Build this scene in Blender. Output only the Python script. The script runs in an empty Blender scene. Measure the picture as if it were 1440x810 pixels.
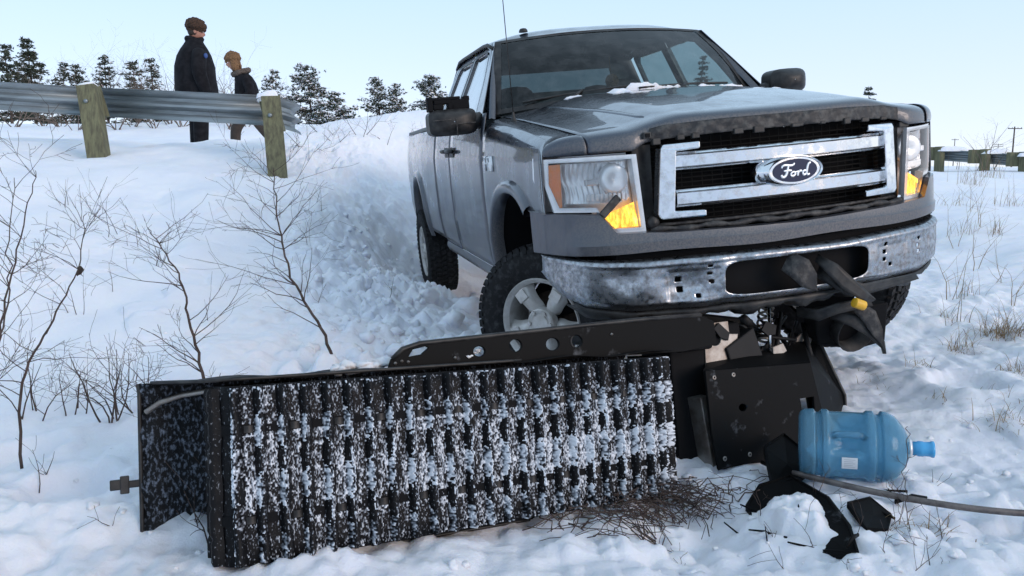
import bpy, bmesh, math, random
import numpy as np
from mathutils import Vector, Matrix
R = math.radians
random.seed(7); NPR = np.random.RandomState(5)
scn = bpy.context.scene
COL = scn.collection

# ------------------------------------------------------------------ camera, sky, sun, exposure
FPX = 1115.0; PITCH = R(8.0); CAM = np.array([0.0, 0.0, 1.15])
cam_d = bpy.data.cameras.new('camera'); cam = bpy.data.objects.new('camera', cam_d); COL.objects.link(cam)
cam.location = CAM; cam.rotation_euler = (R(90) - PITCH, 0, 0)
cam_d.sensor_width = 36; cam_d.lens = 36 * FPX / 1440; cam_d.clip_start = .05; cam_d.clip_end = 6000
scn.camera = cam

SUN_EL, SUN_AZ = R(18), R(128)         # azimuth clockwise from +Y: behind the photographer, to the right
W = bpy.data.worlds.new('World'); scn.world = W; W.use_nodes = True
wn = W.node_tree.nodes; wl = W.node_tree.links
bg = wn['Background']; sky = wn.new('ShaderNodeTexSky'); sky.sky_type = 'NISHITA'; sky.sun_disc = False
sky.sun_elevation = SUN_EL; sky.sun_rotation = SUN_AZ
sky.air_density = 0.7; sky.dust_density = 0.2; sky.ozone_density = 4.0
# thin even overcast veil over the clear sky
veil = wn.new('ShaderNodeMix'); veil.data_type = 'RGBA'; veil.inputs[0].default_value = .70; veil.inputs[7].default_value = (6.5, 8.65, 10.7, 1)
_tc = wn.new('ShaderNodeTexCoord'); _sx = wn.new('ShaderNodeSeparateXYZ'); wl.new(_tc.outputs['Generated'], _sx.inputs[0])
_rp = wn.new('ShaderNodeValToRGB'); wl.new(_sx.outputs[2], _rp.inputs[0])      # the veil is whiter and thicker towards the horizon, all the way round
_rp.color_ramp.elements[0].position = .0; _rp.color_ramp.elements[0].color = (.88, .90, 1, 1); _rp.color_ramp.elements[1].position = .23; _rp.color_ramp.elements[1].color = (.61, .81, 1.0, 1)
_ml = wn.new('ShaderNodeVectorMath'); _ml.operation = 'SCALE'; _ml.inputs[3].default_value = 10.6; wl.new(_rp.outputs[0], _ml.inputs[0]); wl.new(_ml.outputs[0], veil.inputs[7])
wl.new(sky.outputs[0], veil.inputs[6]); wl.new(veil.outputs[2], bg.inputs[0]); bg.inputs[1].default_value = .10
sd = bpy.data.lights.new('sun', 'SUN'); sun = bpy.data.objects.new('sun', sd); COL.objects.link(sun)
sd.energy = 1.4; sd.angle = R(30); sd.color = (1, .80, .68)
sdir = Vector((math.sin(SUN_AZ) * math.cos(SUN_EL), math.cos(SUN_AZ) * math.cos(SUN_EL), math.sin(SUN_EL)))
sun.rotation_euler = (-sdir).to_track_quat('-Z', 'Y').to_euler()
vs = scn.view_settings; vs.view_transform = 'Standard'; vs.look = 'None'; vs.gamma = 1; vs.exposure = .36
vs.use_curve_mapping = False
scn.cycles.max_bounces = 8; scn.cycles.transparent_max_bounces = 16

# ------------------------------------------------------------------ pixel helpers (directions only; depth from what a thing stands on)
_fw = np.array([0, math.cos(PITCH), -math.sin(PITCH)]); _up = np.array([0, math.sin(PITCH), math.cos(PITCH)])
def ray(px, py): return _fw + np.array([1., 0, 0]) * (px - 720) / FPX + _up * (405 - py) / FPX
def at(px, py, d): return Vector(CAM + ray(px, py) * d)

# ------------------------------------------------------------------ mesh helpers
class MB:
    def __init__(s): s.v = []; s.f = []
    def add(s, vs, fs):
        o = len(s.v); s.v += [tuple(p) for p in vs]; s.f += [tuple(i + o for i in f) for f in fs]
        return s
    def grid(s, fn, us, vs_, closed_u=False, closed_v=False):
        nu, nv = len(us), len(vs_)
        pts = [fn(u, v) for u in us for v in vs_]
        fs = []
        for i in range(nu if closed_u else nu - 1):
            for j in range(nv if closed_v else nv - 1):
                a = i * nv + j; b = ((i + 1) % nu) * nv + j; c = ((i + 1) % nu) * nv + (j + 1) % nv; d = i * nv + (j + 1) % nv
                fs.append((a, b, c, d))
        return s.add(pts, fs)
    def box(s, c, h, M=None):
        vs = [Vector((c[0] + i * h[0], c[1] + j * h[1], c[2] + k * h[2])) for i in (-1, 1) for j in (-1, 1) for k in (-1, 1)]
        if M: vs = [M @ v for v in vs]
        return s.add(vs, [(0, 1, 3, 2), (4, 6, 7, 5), (0, 4, 5, 1), (2, 3, 7, 6), (0, 2, 6, 4), (1, 5, 7, 3)])
    def tube(s, path, rad, n=8, cap=True, flat=1.0, up=None):
        path = [Vector(p) for p in path]
        if not isinstance(rad, (list, tuple)): rad = [rad] * len(path)
        t0 = (path[1] - path[0]).normalized()
        ref = Vector(up) if up is not None else (Vector((0, 0, 1)) if abs(t0.z) < .9 else Vector((1, 0, 0)))
        a = (ref - t0 * ref.dot(t0)).normalized(); pts = []
        for i, p in enumerate(path):
            t = (path[min(i + 1, len(path) - 1)] - path[max(i - 1, 0)])
            t = t.normalized() if t.length > 1e-9 else t0
            a = (a - t * a.dot(t)); a = a.normalized() if a.length > 1e-9 else t.orthogonal().normalized()
            b = t.cross(a)
            for k in range(n):
                an = 2 * math.pi * k / n
                pts.append(p + a * math.cos(an) * rad[i] + b * math.sin(an) * rad[i] * flat)
        fs = []
        for i in range(len(path) - 1):
            for k in range(n):
                fs.append((i * n + k, i * n + (k + 1) % n, (i + 1) * n + (k + 1) % n, (i + 1) * n + k))
        if cap:
            fs.append(tuple(range(n - 1, -1, -1))); fs.append(tuple((len(path) - 1) * n + k for k in range(n)))
        return s.add(pts, fs)
    def lathe(s, prof, n=32, M=None, cap=False):
        # profile (axial, radius), axis = local x
        pts = []
        for (x, r) in prof:
            for k in range(n):
                a = 2 * math.pi * k / n
                p = Vector((x, r * math.cos(a), r * math.sin(a)))
                pts.append(M @ p if M else p)
        fs = []
        for i in range(len(prof) - 1):
            for k in range(n):
                fs.append((i * n + k, i * n + (k + 1) % n, (i + 1) * n + (k + 1) % n, (i + 1) * n + k))
        if cap:
            fs.append(tuple(range(n - 1, -1, -1))); fs.append(tuple((len(prof) - 1) * n + k for k in range(n)))
        return s.add(pts, fs)
    def prism(s, poly, to3, d0, d1):
        # extruded polygon, to3(a, b, d) -> 3-D point
        n = len(poly)
        pts = [to3(a, b, d0) for a, b in poly] + [to3(a, b, d1) for a, b in poly]
        fs = [tuple(range(n)), tuple(range(2 * n - 1, n - 1, -1))]
        fs += [(i, i + n, (i + 1) % n + n, (i + 1) % n) for i in range(n)]
        return s.add(pts, fs)
    def mesh(s, name='mesh', smooth=True):
        me = bpy.data.meshes.new(name); me.from_pydata(s.v, [], s.f); me.validate()
        bm = bmesh.new(); bm.from_mesh(me); bmesh.ops.recalc_face_normals(bm, faces=bm.faces); bm.to_mesh(me); bm.free()
        if smooth:
            me.polygons.foreach_set('use_smooth', [True] * len(me.polygons))
        return me
    def build(s, name, mat, parent=None, smooth=True, solid=0, bevel=0, sub=0, split=None, M=None):
        o = bpy.data.objects.new(name, s.mesh(name, smooth)); COL.objects.link(o)
        if mat: o.data.materials.append(mat)
        if parent: o.parent = parent
        if M is not None: o.matrix_local = M
        if solid:
            m = o.modifiers.new('solid', 'SOLIDIFY'); m.thickness = abs(solid); m.offset = -1 if solid > 0 else 1
        if bevel:
            m = o.modifiers.new('bevel', 'BEVEL'); m.width = bevel; m.segments = 2; m.limit_method = 'ANGLE'; m.angle_limit = R(35)
        if sub:
            m = o.modifiers.new('sub', 'SUBSURF'); m.levels = sub; m.render_levels = sub
        if smooth and split is not None:
            for e in o.data.edges: pass
            o.data.set_sharp_from_angle(angle=R(split))
        return o

def plate_mesh(outline, holes, thick, to3, bev=0.0):
    # flat plate with holes: 2-D curve fill, then mapped by to3(a, b, depth)
    cu = bpy.data.curves.new('c', 'CURVE'); cu.dimensions = '2D'; cu.fill_mode = 'BOTH'; cu.extrude = thick / 2
    if bev: cu.bevel_depth = bev; cu.bevel_resolution = 1
    for poly in [outline] + list(holes):
        sp = cu.splines.new('POLY'); sp.points.add(len(poly) - 1)
        for i, (a, b) in enumerate(poly): sp.points[i].co = (a, b, 0, 1)
        sp.use_cyclic_u = True
    o = bpy.data.objects.new('c', cu); COL.objects.link(o)
    dg = bpy.context.evaluated_depsgraph_get(); me = bpy.data.meshes.new_from_object(o.evaluated_get(dg))
    bpy.data.objects.remove(o); bpy.data.curves.remove(cu)
    for v in me.vertices: v.co = to3(v.co.x, v.co.y, v.co.z)
    return me
def from_mesh(name, me, mat, parent=None, smooth=False):
    o = bpy.data.objects.new(name, me); COL.objects.link(o); me.materials.clear(); me.materials.append(mat)
    me.polygons.foreach_set('material_index', [0] * len(me.polygons))
    if parent: o.parent = parent
    return o
def circle(cx, cy, rx, ry=None, n=20): 
    ry = ry or rx
    return [(cx + rx * math.cos(2 * math.pi * k / n), cy + ry * math.sin(2 * math.pi * k / n)) for k in range(n)]
def rrect(x0, y0, x1, y1, r, n=4):
    out = []
    for cx, cy, a0 in ((x1 - r, y1 - r, 0), (x0 + r, y1 - r, 90), (x0 + r, y0 + r, 180), (x1 - r, y0 + r, 270)):
        for k in range(n + 1):
            a = R(a0 + 90 * k / n); out.append((cx + r * math.cos(a), cy + r * math.sin(a)))
    return out
def empty(name, M=None, loc=None):
    o = bpy.data.objects.new(name, None); COL.objects.link(o); o.empty_display_size = .2
    if M is not None: o.matrix_world = M
    if loc is not None: o.location = loc
    return o
def tag(o, label=None, cat=None, group=None, kind=None):
    if label: o['label'] = label
    if cat: o['category'] = cat
    if group: o['group'] = group
    if kind: o['kind'] = kind
    return o
def copy_tree(o, parent=None):
    c = o.copy(); COL.objects.link(c)
    if parent: c.parent = parent
    for ch in list(o.children): copy_tree(ch, c)
    return c
def lin(a, b, n): return [a + (b - a) * i / (n - 1) for i in range(n)]
def interp(x, xs, ys): return float(np.interp(x, xs, ys))
def sm(e0, e1, x):
    t = np.clip((x - e0) / (e1 - e0), 0, 1); return t * t * (3 - 2 * t)

# value noise on numpy arrays
_perm = NPR.permutation(512).astype(np.int64); _val = NPR.rand(512)
def vnoise(x, y, z=0.0):
    x = np.asarray(x, float); y = np.asarray(y, float); z = np.zeros_like(x) + z
    xi, yi, zi = np.floor(x).astype(np.int64), np.floor(y).astype(np.int64), np.floor(z).astype(np.int64)
    xf, yf, zf = x - xi, y - yi, z - zi
    xf = xf ** 3 * (xf * (xf * 6 - 15) + 10); yf = yf ** 3 * (yf * (yf * 6 - 15) + 10); zf = zf ** 3 * (zf * (zf * 6 - 15) + 10)
    def h(a, b, c): return _val[_perm[(_perm[(_perm[a & 511] + b) & 511] + c) & 511]]
    def l(a, b, t): return a + (b - a) * t
    z0 = l(l(h(xi, yi, zi), h(xi + 1, yi, zi), xf), l(h(xi, yi + 1, zi), h(xi + 1, yi + 1, zi), xf), yf)
    z1 = l(l(h(xi, yi, zi + 1), h(xi + 1, yi, zi + 1), xf), l(h(xi, yi + 1, zi + 1), h(xi + 1, yi + 1, zi + 1), xf), yf)
    return l(z0, z1, zf) * 2 - 1
def fbm(x, y, z=0.0, oct=4):
    s = 0; a = 1
    for k in range(oct):
        s = s + a * vnoise(np.asarray(x) * 2 ** k + 17 * k, np.asarray(y) * 2 ** k - 31 * k, z); a *= .5
    return s

# ------------------------------------------------------------------ materials
def newmat(name):
    m = bpy.data.materials.new(name); m.use_nodes = True
    nt = m.node_tree; b = nt.nodes['Principled BSDF']; return m, nt, b
def noise(nt, scale, detail=4, rough=.55, coord='Object', stretch=None):
    tc = nt.nodes.new('ShaderNodeTexCoord'); n = nt.nodes.new('ShaderNodeTexNoise')
    n.inputs['Scale'].default_value = scale; n.inputs['Detail'].default_value = detail; n.inputs['Roughness'].default_value = rough
    if stretch:
        mp = nt.nodes.new('ShaderNodeMapping'); mp.inputs['Scale'].default_value = stretch
        nt.links.new(tc.outputs[coord], mp.inputs[0]); nt.links.new(mp.outputs[0], n.inputs['Vector'])
    else: nt.links.new(tc.outputs[coord], n.inputs['Vector'])
    return n
def ramp(nt, src, stops):
    r = nt.nodes.new('ShaderNodeValToRGB'); el = r.color_ramp.elements
    while len(el) < len(stops): el.new(.5)
    for e, (p, c) in zip(el, stops):
        e.position = p; e.color = (c, c, c, 1) if not isinstance(c, tuple) else (*c, 1)
    nt.links.new(src, r.inputs[0]); return r
def bump(nt, b, src, strength=.3, dist=.01):
    bp = nt.nodes.new('ShaderNodeBump'); bp.inputs['Strength'].default_value = strength; bp.inputs['Distance'].default_value = dist
    nt.links.new(src, bp.inputs['Height']); nt.links.new(bp.outputs[0], b.inputs['Normal']); return bp
def simple(name, c, rough=.5, metal=0., c2=None, scale=20, bmp=0, bdist=.003, spec=None, coat=0, stretch=None, lo=.4, hi=.62, r2=None, coord='Object'):
    m, nt, b = newmat(name)
    b.inputs['Base Color'].default_value = (*c, 1); b.inputs['Roughness'].default_value = rough; b.inputs['Metallic'].default_value = metal
    if spec is not None: b.inputs['Specular IOR Level'].default_value = spec
    if coat: b.inputs['Coat Weight'].default_value = coat; b.inputs['Coat Roughness'].default_value = .08
    if c2 or bmp or r2:
        n = noise(nt, scale, 6, .6, coord, stretch)
        if c2:
            r = ramp(nt, n.outputs[0], [(lo, c), (hi, c2)]); nt.links.new(r.outputs[0], b.inputs['Base Color'])
        if r2 is not None:
            r = ramp(nt, n.outputs[0], [(lo, rough), (hi, r2)]); nt.links.new(r.outputs[0], b.inputs['Roughness'])
        if bmp: bump(nt, b, n.outputs[0], bmp, bdist)
    return m
def glass_mat(name, tint, rough=.02, ior=1.5, dust=0.0):
    m, nt, b = newmat(name); nt.nodes.remove(b); out = nt.nodes['Material Output']
    tr = nt.nodes.new('ShaderNodeBsdfTransparent'); tr.inputs[0].default_value = (*tint, 1)
    gl = nt.nodes.new('ShaderNodeBsdfGlossy'); gl.inputs['Roughness'].default_value = rough
    fr = nt.nodes.new('ShaderNodeFresnel'); fr.inputs[0].default_value = ior
    mx = nt.nodes.new('ShaderNodeMixShader'); nt.links.new(fr.outputs[0], mx.inputs[0])
    nt.links.new(tr.outputs[0], mx.inputs[1]); nt.links.new(gl.outputs[0], mx.inputs[2]); last = mx
    if dust:
        df = nt.nodes.new('ShaderNodeBsdfDiffuse'); df.inputs[0].default_value = (.6, .62, .64, 1)
        n = noise(nt, 9, 6, .65); r = ramp(nt, n.outputs[0], [(.42, 0.0), (.8, dust)])
        m2 = nt.nodes.new('ShaderNodeMixShader'); nt.links.new(r.outputs[0], m2.inputs[0])
        nt.links.new(mx.outputs[0], m2.inputs[1]); nt.links.new(df.outputs[0], m2.inputs[2]); last = m2
    nt.links.new(last.outputs[0], out.inputs[0]); return m

def paint_mat():
    m, nt, b = newmat('grey_metallic_paint'); L = nt.links
    tc = nt.nodes.new('ShaderNodeTexCoord'); sp = nt.nodes.new('ShaderNodeSeparateXYZ'); L.new(tc.outputs['Object'], sp.inputs[0])
    n1 = noise(nt, 3.2, 8, .68); n2 = noise(nt, 70, 3, .7); n3 = noise(nt, 14, 6, .7, stretch=(1, 1, .35))
    # grime climbs from the sills: height falls off between 0.45 m and 1.25 m, broken up by noise
    mr = nt.nodes.new('ShaderNodeMapRange'); L.new(sp.outputs[2], mr.inputs[0])
    mr.inputs[1].default_value = .45; mr.inputs[2].default_value = 1.3; mr.inputs[3].default_value = .62; mr.inputs[4].default_value = .12
    ad = nt.nodes.new('ShaderNodeMath'); ad.operation = 'ADD'; L.new(mr.outputs[0], ad.inputs[0]); L.new(n1.outputs[0], ad.inputs[1])
    ad2 = nt.nodes.new('ShaderNodeMath'); ad2.operation = 'ADD'; L.new(ad.outputs[0], ad2.inputs[0]); L.new(n3.outputs[0], ad2.inputs[1])
    d = ramp(nt, ad2.outputs[0], [(.0, 0.0), (1, 1.0)])
    mr2 = nt.nodes.new('ShaderNodeMapRange'); L.new(ad2.outputs[0], mr2.inputs[0])
    mr2.inputs[1].default_value = 1.05; mr2.inputs[2].default_value = 1.85; mr2.inputs[3].default_value = .02; mr2.inputs[4].default_value = .66
    sk = ramp(nt, n2.outputs[0], [(.60, 0.0), (.68, .35)])
    mxm = nt.nodes.new('ShaderNodeMath'); mxm.operation = 'MAXIMUM'; L.new(mr2.outputs[0], mxm.inputs[0])
    mu = nt.nodes.new('ShaderNodeMath'); mu.operation = 'MULTIPLY'; L.new(sk.outputs[0], mu.inputs[0]); L.new(mr.outputs[0], mu.inputs[1]); L.new(mu.outputs[0], mxm.inputs[1])
    # road grime speckle thrown onto the forward-facing panels
    sn = nt.nodes.new('ShaderNodeSeparateXYZ'); L.new(tc.outputs['Normal'], sn.inputs[0])
    fr = nt.nodes.new('ShaderNodeMapRange'); L.new(sn.outputs[0], fr.inputs[0]); fr.inputs[1].default_value = .45; fr.inputs[2].default_value = .85; fr.inputs[4].default_value = 1.0
    n5 = noise(nt, 120, 4, .7); r5 = ramp(nt, n5.outputs[0], [(.36, .35), (.62, .88)])
    m5 = nt.nodes.new('ShaderNodeMath'); m5.operation = 'MULTIPLY'; L.new(fr.outputs[0], m5.inputs[0]); L.new(r5.outputs[0], m5.inputs[1])
    mx5 = nt.nodes.new('ShaderNodeMath'); mx5.operation = 'MAXIMUM'; L.new(m5.outputs[0], mx5.inputs[0]); L.new(mxm.outputs[0], mx5.inputs[1]); mxm = mx5
    mc = nt.nodes.new('ShaderNodeMix'); mc.data_type = 'RGBA'; L.new(mxm.outputs[0], mc.inputs[0])
    mc.inputs[6].default_value = (.032, .043, .068, 1); mc.inputs[7].default_value = (.15, .14, .135, 1)
    L.new(mc.outputs[2], b.inputs['Base Color'])
    def inv(a, lo, hi):
        r = nt.nodes.new('ShaderNodeMapRange'); L.new(mxm.outputs[0], r.inputs[0]); r.inputs[3].default_value = lo; r.inputs[4].default_value = hi; return r
    L.new(inv(0, .8, .2).outputs[0], b.inputs['Metallic']); L.new(inv(0, .22, .7).outputs[0], b.inputs['Roughness'])
    L.new(inv(0, .95, .05).outputs[0], b.inputs['Coat Weight']); b.inputs['Coat Roughness'].default_value = .04
    return m

def snow_mat(name='snow', fine=True, dirt=0.0):
    m, nt, b = newmat(name)
    n1 = noise(nt, 2.2, 5, .6, 'Object'); r = ramp(nt, n1.outputs[0], [(.3, (.77, .785, .855)), (.7, (.85, .85, .88))])
    col = r.outputs[0]
    if dirt:
        n4 = noise(nt, 7, 8, .75); r4 = ramp(nt, n4.outputs[0], [(.60, 0.0), (.75, dirt)])
        mc = nt.nodes.new('ShaderNodeMix'); mc.data_type = 'RGBA'; nt.links.new(r4.outputs[0], mc.inputs[0]); nt.links.new(col, mc.inputs[6])
        mc.inputs[7].default_value = (.55, .50, .44, 1); col = mc.outputs[2]
    nt.links.new(col, b.inputs['Base Color']); b.inputs['Roughness'].default_value = .75
    b.inputs['Specular IOR Level'].default_value = .25
    b.inputs['Subsurface Weight'].default_value = .35; b.inputs['Subsurface Radius'].default_value = (.03, .04, .06); b.inputs['Subsurface Scale'].default_value = .4
    n2 = noise(nt, 38, 10, .78); bump(nt, b, n2.outputs[0], .7, .016)
    return m
M = {}
M['paint'] = paint_mat()
M['snow'] = snow_mat()
M['chrome'] = simple('chrome_trim', (.78, .79, .81), .09, 1., (.45, .46, .48), 22, .08, .002, r2=.38, lo=.46, hi=.72)
M['bumper'] = simple('scuffed_bumper_chrome', (.42, .44, .47), .26, 1., (.20, .20, .21), 45, .25, .002, r2=.55, lo=.40, hi=.66)
M['black'] = simple('black_plastic', (.012, .012, .013), .45, 0, (.035, .034, .033), 18, .15, .002, spec=0.3)
M['void'] = simple('dark_inner_metal', (.006, .006, .007), .8, spec=0.15)
M['trim'] = simple('torn_grey_trim', (.022, .022, .024), .55, 0, (.075, .072, .068), 26, .6, .006, lo=.45, hi=.66, spec=0.3)
M['rubber'] = simple('tyre_rubber', (.014, .014, .015), .75, 0, (.05, .05, .052), 30, .3, .003, lo=.5, hi=.75, spec=0.15)
M['alloy'] = simple('wheel_alloy', (.64, .62, .60), .42, .30, (.50, .47, .44), 16, .1, .002, r2=.6)
M['glass'] = glass_mat('tinted_glass', (.42, .50, .50), .02, 1.5, .18)
M['ws'] = glass_mat('windshield_glass', (.40, .52, .54), .015, 1.4, .06)
M['lens'] = glass_mat('clear_lens', (.97, .98, .98), .03, 1.3, .12)
M['amber'] = simple('amber_plastic', (.80, .24, .07), .25, 0, (.68, .26, .11), 12, spec=.6)
M['interior'] = simple('dark_interior', (.018, .018, .02), .75, 0, (.03, .03, .033), 14, spec=0.15)
M['seat'] = simple('grey_seat_cloth', (.035, .036, .04), .9, 0, (.06, .06, .065), 40)
M['reflector'] = simple('lamp_reflector', (.86, .87, .89), .22, .3, (.76, .77, .79), 12)
M['white_pl'] = simple('lamp_bezel', (.72, .73, .75), .22, .4, (.62, .62, .63), 12)
M['blue'] = simple('badge_blue', (.008, .016, .050), .35, 0, spec=.25)
M['white'] = simple('badge_white', (.75, .76, .78), .25, .4)
M['steel'] = simple('bare_steel', (.33, .31, .29), .45, .8, (.20, .17, .15), 14, .2, .003)
M['yellow'] = simple('yellow_plastic', (.75, .42, .02), .45, 0, (.6, .33, .03), 20)
M['sled'] = simple('black_sled_panel', (.006, .006, .007), .45, 0, (.014, .014, .015), 9, .12, .002, r2=.6, spec=0.2)
M['sled2'] = simple('scuffed_black_plate', (.0045, .0046, .005), .6, 0, (.10, .105, .115), 13, .2, .003, lo=.63, hi=.80, spec=0.09)
M['track'] = simple('frosted_track_rubber', (.005, .005, .006), .55, 0, (.42, .45, .50), 130, .5, .003, lo=.60, hi=.76, stretch=(1.3, .6, 1), spec=0.15)
M['wood'] = simple('weathered_post_wood', (.15, .15, .085), .85, 0, (.085, .08, .05), 6, .6, .01, stretch=(6, 6, .6))
M['galv'] = simple('galvanised_steel', (.27, .31, .33), .5, .65, (.19, .215, .23), 3, .1, .004, stretch=(.6, .6, 4))
M['bark'] = simple('twig_bark', (.040, .026, .022), .85, 0, (.075, .052, .044), 30, .4, .002)
M['bark2'] = simple('pine_bark', (.06, .045, .035), .9, 0, (.10, .08, .065), 12, .5, .01)
M['straw'] = simple('dry_straw', (.30, .21, .11), .85, 0, (.17, .11, .06), 10)
M['needle'] = simple('dark_needles', (.022, .034, .02), .8, 0, (.045, .055, .035), .9, coord='Object')
M['brushm'] = simple('far_brush', (.10, .075, .06), .9, 0, (.17, .13, .11), 2)
M['cloth'] = simple('black_coat_cloth', (.006, .006, .008), .85, 0, (.014, .014, .017), 12, .3, .01, spec=0.15)
M['trouser'] = simple('brown_trouser_cloth', (.05, .038, .03), .9, 0, (.03, .024, .02), 8, .3, .01)
M['fur'] = simple('brown_fur', (.075, .036, .02), .95, 0, (.03, .016, .01), 60, 1., .02)
M['fur2'] = simple('tan_fur', (.24, .13, .06), .95, 0, (.10, .055, .03), 60, 1., .02)
M['skin'] = simple('skin', (.40, .20, .14), .6, 0, (.33, .15, .11), 20)
M['hair'] = simple('dark_hair', (.03, .02, .015), .7)
def lit_mat():
    m, nt, b = newmat('lit_amber_lamp')
    n = noise(nt, 26, 4, .6, stretch=(1, 2.2, .8)); r = ramp(nt, n.outputs[0], [(.35, (.95, .28, .01)), (.65, (1, .55, .06))])
    nt.links.new(r.outputs[0], b.inputs['Base Color']); nt.links.new(r.outputs[0], b.inputs['Emission Color'])
    rs = ramp(nt, n.outputs[0], [(.35, .8), (.62, 1.6), (.75, 5.0)]); nt.links.new(rs.outputs[0], b.inputs['Emission Strength'])
    b.inputs['Roughness'].default_value = .2
    return m
M['lit'] = lit_mat()
def jug_mat():
    m, nt, b = newmat('blue_jug_plastic')
    b.inputs['Base Color'].default_value = (.28, .55, .71, 1); b.inputs['Roughness'].default_value = .10
    b.inputs['Transmission Weight'].default_value = .80; b.inputs['IOR'].default_value = 1.22
    n = noise(nt, 14, 4); bump(nt, b, n.outputs[0], .1, .004)
    return m
M['jug'] = jug_mat()
def ice_mat():
    # frost film over black rubber: the thinner the layer, the more rubber shows through
    m, nt, b = newmat('icy_packed_snow'); at_ = nt.nodes.new('ShaderNodeAttribute'); at_.attribute_name = 'cover'
    n = noise(nt, 240, 3, .7); mt = nt.nodes.new('ShaderNodeMath'); mt.operation = 'MULTIPLY_ADD'; nt.links.new(n.outputs[0], mt.inputs[0]); mt.inputs[1].default_value = .55; nt.links.new(at_.outputs['Fac'], mt.inputs[2])
    r = ramp(nt, mt.outputs[0], [(.22, (.008, .008, .009)), (.42, (.10, .11, .13)), (.72, (.38, .41, .46)), (1.0, (.72, .75, .80))]); nt.links.new(r.outputs[0], b.inputs['Base Color'])
    b.inputs['Roughness'].default_value = .6; b.inputs['Specular IOR Level'].default_value = .2; bump(nt, b, n.outputs[0], .4, .003); return m
M['ice'] = ice_mat()
# ------------------------------------------------------------------ terrain: ditch in front, snowbank up to the road behind
_ctrl = [(-2, .3, .06), (0, .3, .05), (2, .3, .08), (-5, .3, .15), (5, .3, .15), (0, -4, .1), (-6, -4, .2), (6, -4, .2),
  (-.8, 1.9, .05), (0, 2.2, .02), (.7, 2.6, .0), (-1.3, 2.3, .08), (1.2, 2.7, .04), (1.8, 2.8, .05), (2.6, 2.8, .08), (-.3, 3.0, .06), (.5, 3.6, .06),
  (-2.3, 3.2, .12), (-4.5, 3.2, .22), (-1.4, 3.4, .15), (-2.3, 5.0, .50), (-4.5, 5.0, .62), (-1.4, 5.2, .34), (-.9, 4.6, .24),
  (-3.2, 6.6, .86), (-1.75, 6.6, .62), (-1.15, 6.7, .30),
  (-2.4, 8.1, 1.17), (-4.4, 8.4, 1.38), (-7, 8.7, 1.42), (-10, 6, 1.1), (-12, 9, 1.5),
  (-1.6, 7.8, .80), (-1.15, 7.75, .30), (-.75, 7.65, .0), (-.6, 6.4, .12), (-.45, 5.2, .20), (.1, 4.1, .05), (1.7, 4.5, .05), (.9, 8.0, .05), (0, 9.4, .35),
  (-5, 9.4, 1.55), (-3, 9.4, 1.52), (-8, 9.8, 1.58), (-5, 11.5, 1.5), (-2.9, 11.5, 1.5), (-9, 13, 1.5), (-4, 14.5, 1.5), (2, 16, 1.5), (-12, 14.5, 1.5),
  (-1.8, 10.7, 1.97), (-2.45, 10.6, 1.80), (-.9, 10.9, 1.98), (.3, 11.2, 1.7), (-1.6, 9.4, 1.35), (2, 11.5, 1.2), (-1.4, 13, 1.7),
  (2.4, 3.9, .10), (3.4, 4.2, .16), (3, 6, .32), (5, 8, .68), (8, 12, 1.0), (6, 4.5, .3), (4, 10, .8), (9, 6, .5),
  (13, 20.5, 1.22), (9, 20.5, 1.2), (17, 19.5, 1.25), (13, 25, 1.4), (20, 25, 1.4), (6, 20, 1.3), (3, 25, 1.4), (-26, 22, 2.2), (24, 14, .9), (16, 10, .7),
  (-13, 19, 2.25), (-8, 19, 2.35), (-4, 19.5, 2.25), (-19, 19, 2.3), (-10, 25, 2.7), (-4, 25, 2.6), (-16, 25, 2.7), (-1, 21, 2.2)]
_ctrl = np.array(_ctrl); _C2 = .5
def _phi(r2): return np.sqrt(r2 + _C2)
_d = ((_ctrl[:, None, :2] - _ctrl[None, :, :2]) ** 2).sum(-1)
_A = np.zeros((len(_ctrl) + 1,) * 2); _A[:-1, :-1] = _phi(_d) - np.eye(len(_ctrl)) * .02; _A[-1, :-1] = 1; _A[:-1, -1] = 1
_w = np.linalg.solve(_A, np.concatenate([_ctrl[:, 2], [0]]))
def seg_d(x, y, pts):
    best = np.full(np.shape(x), 1e9)
    for (x0, y0), (x1, y1) in zip(pts[:-1], pts[1:]):
        dx, dy = x1 - x0, y1 - y0; t = np.clip(((x - x0) * dx + (y - y0) * dy) / (dx * dx + dy * dy), 0, 1)
        best = np.minimum(best, np.hypot(x - x0 - t * dx, y - y0 - t * dy))
    return best
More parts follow.
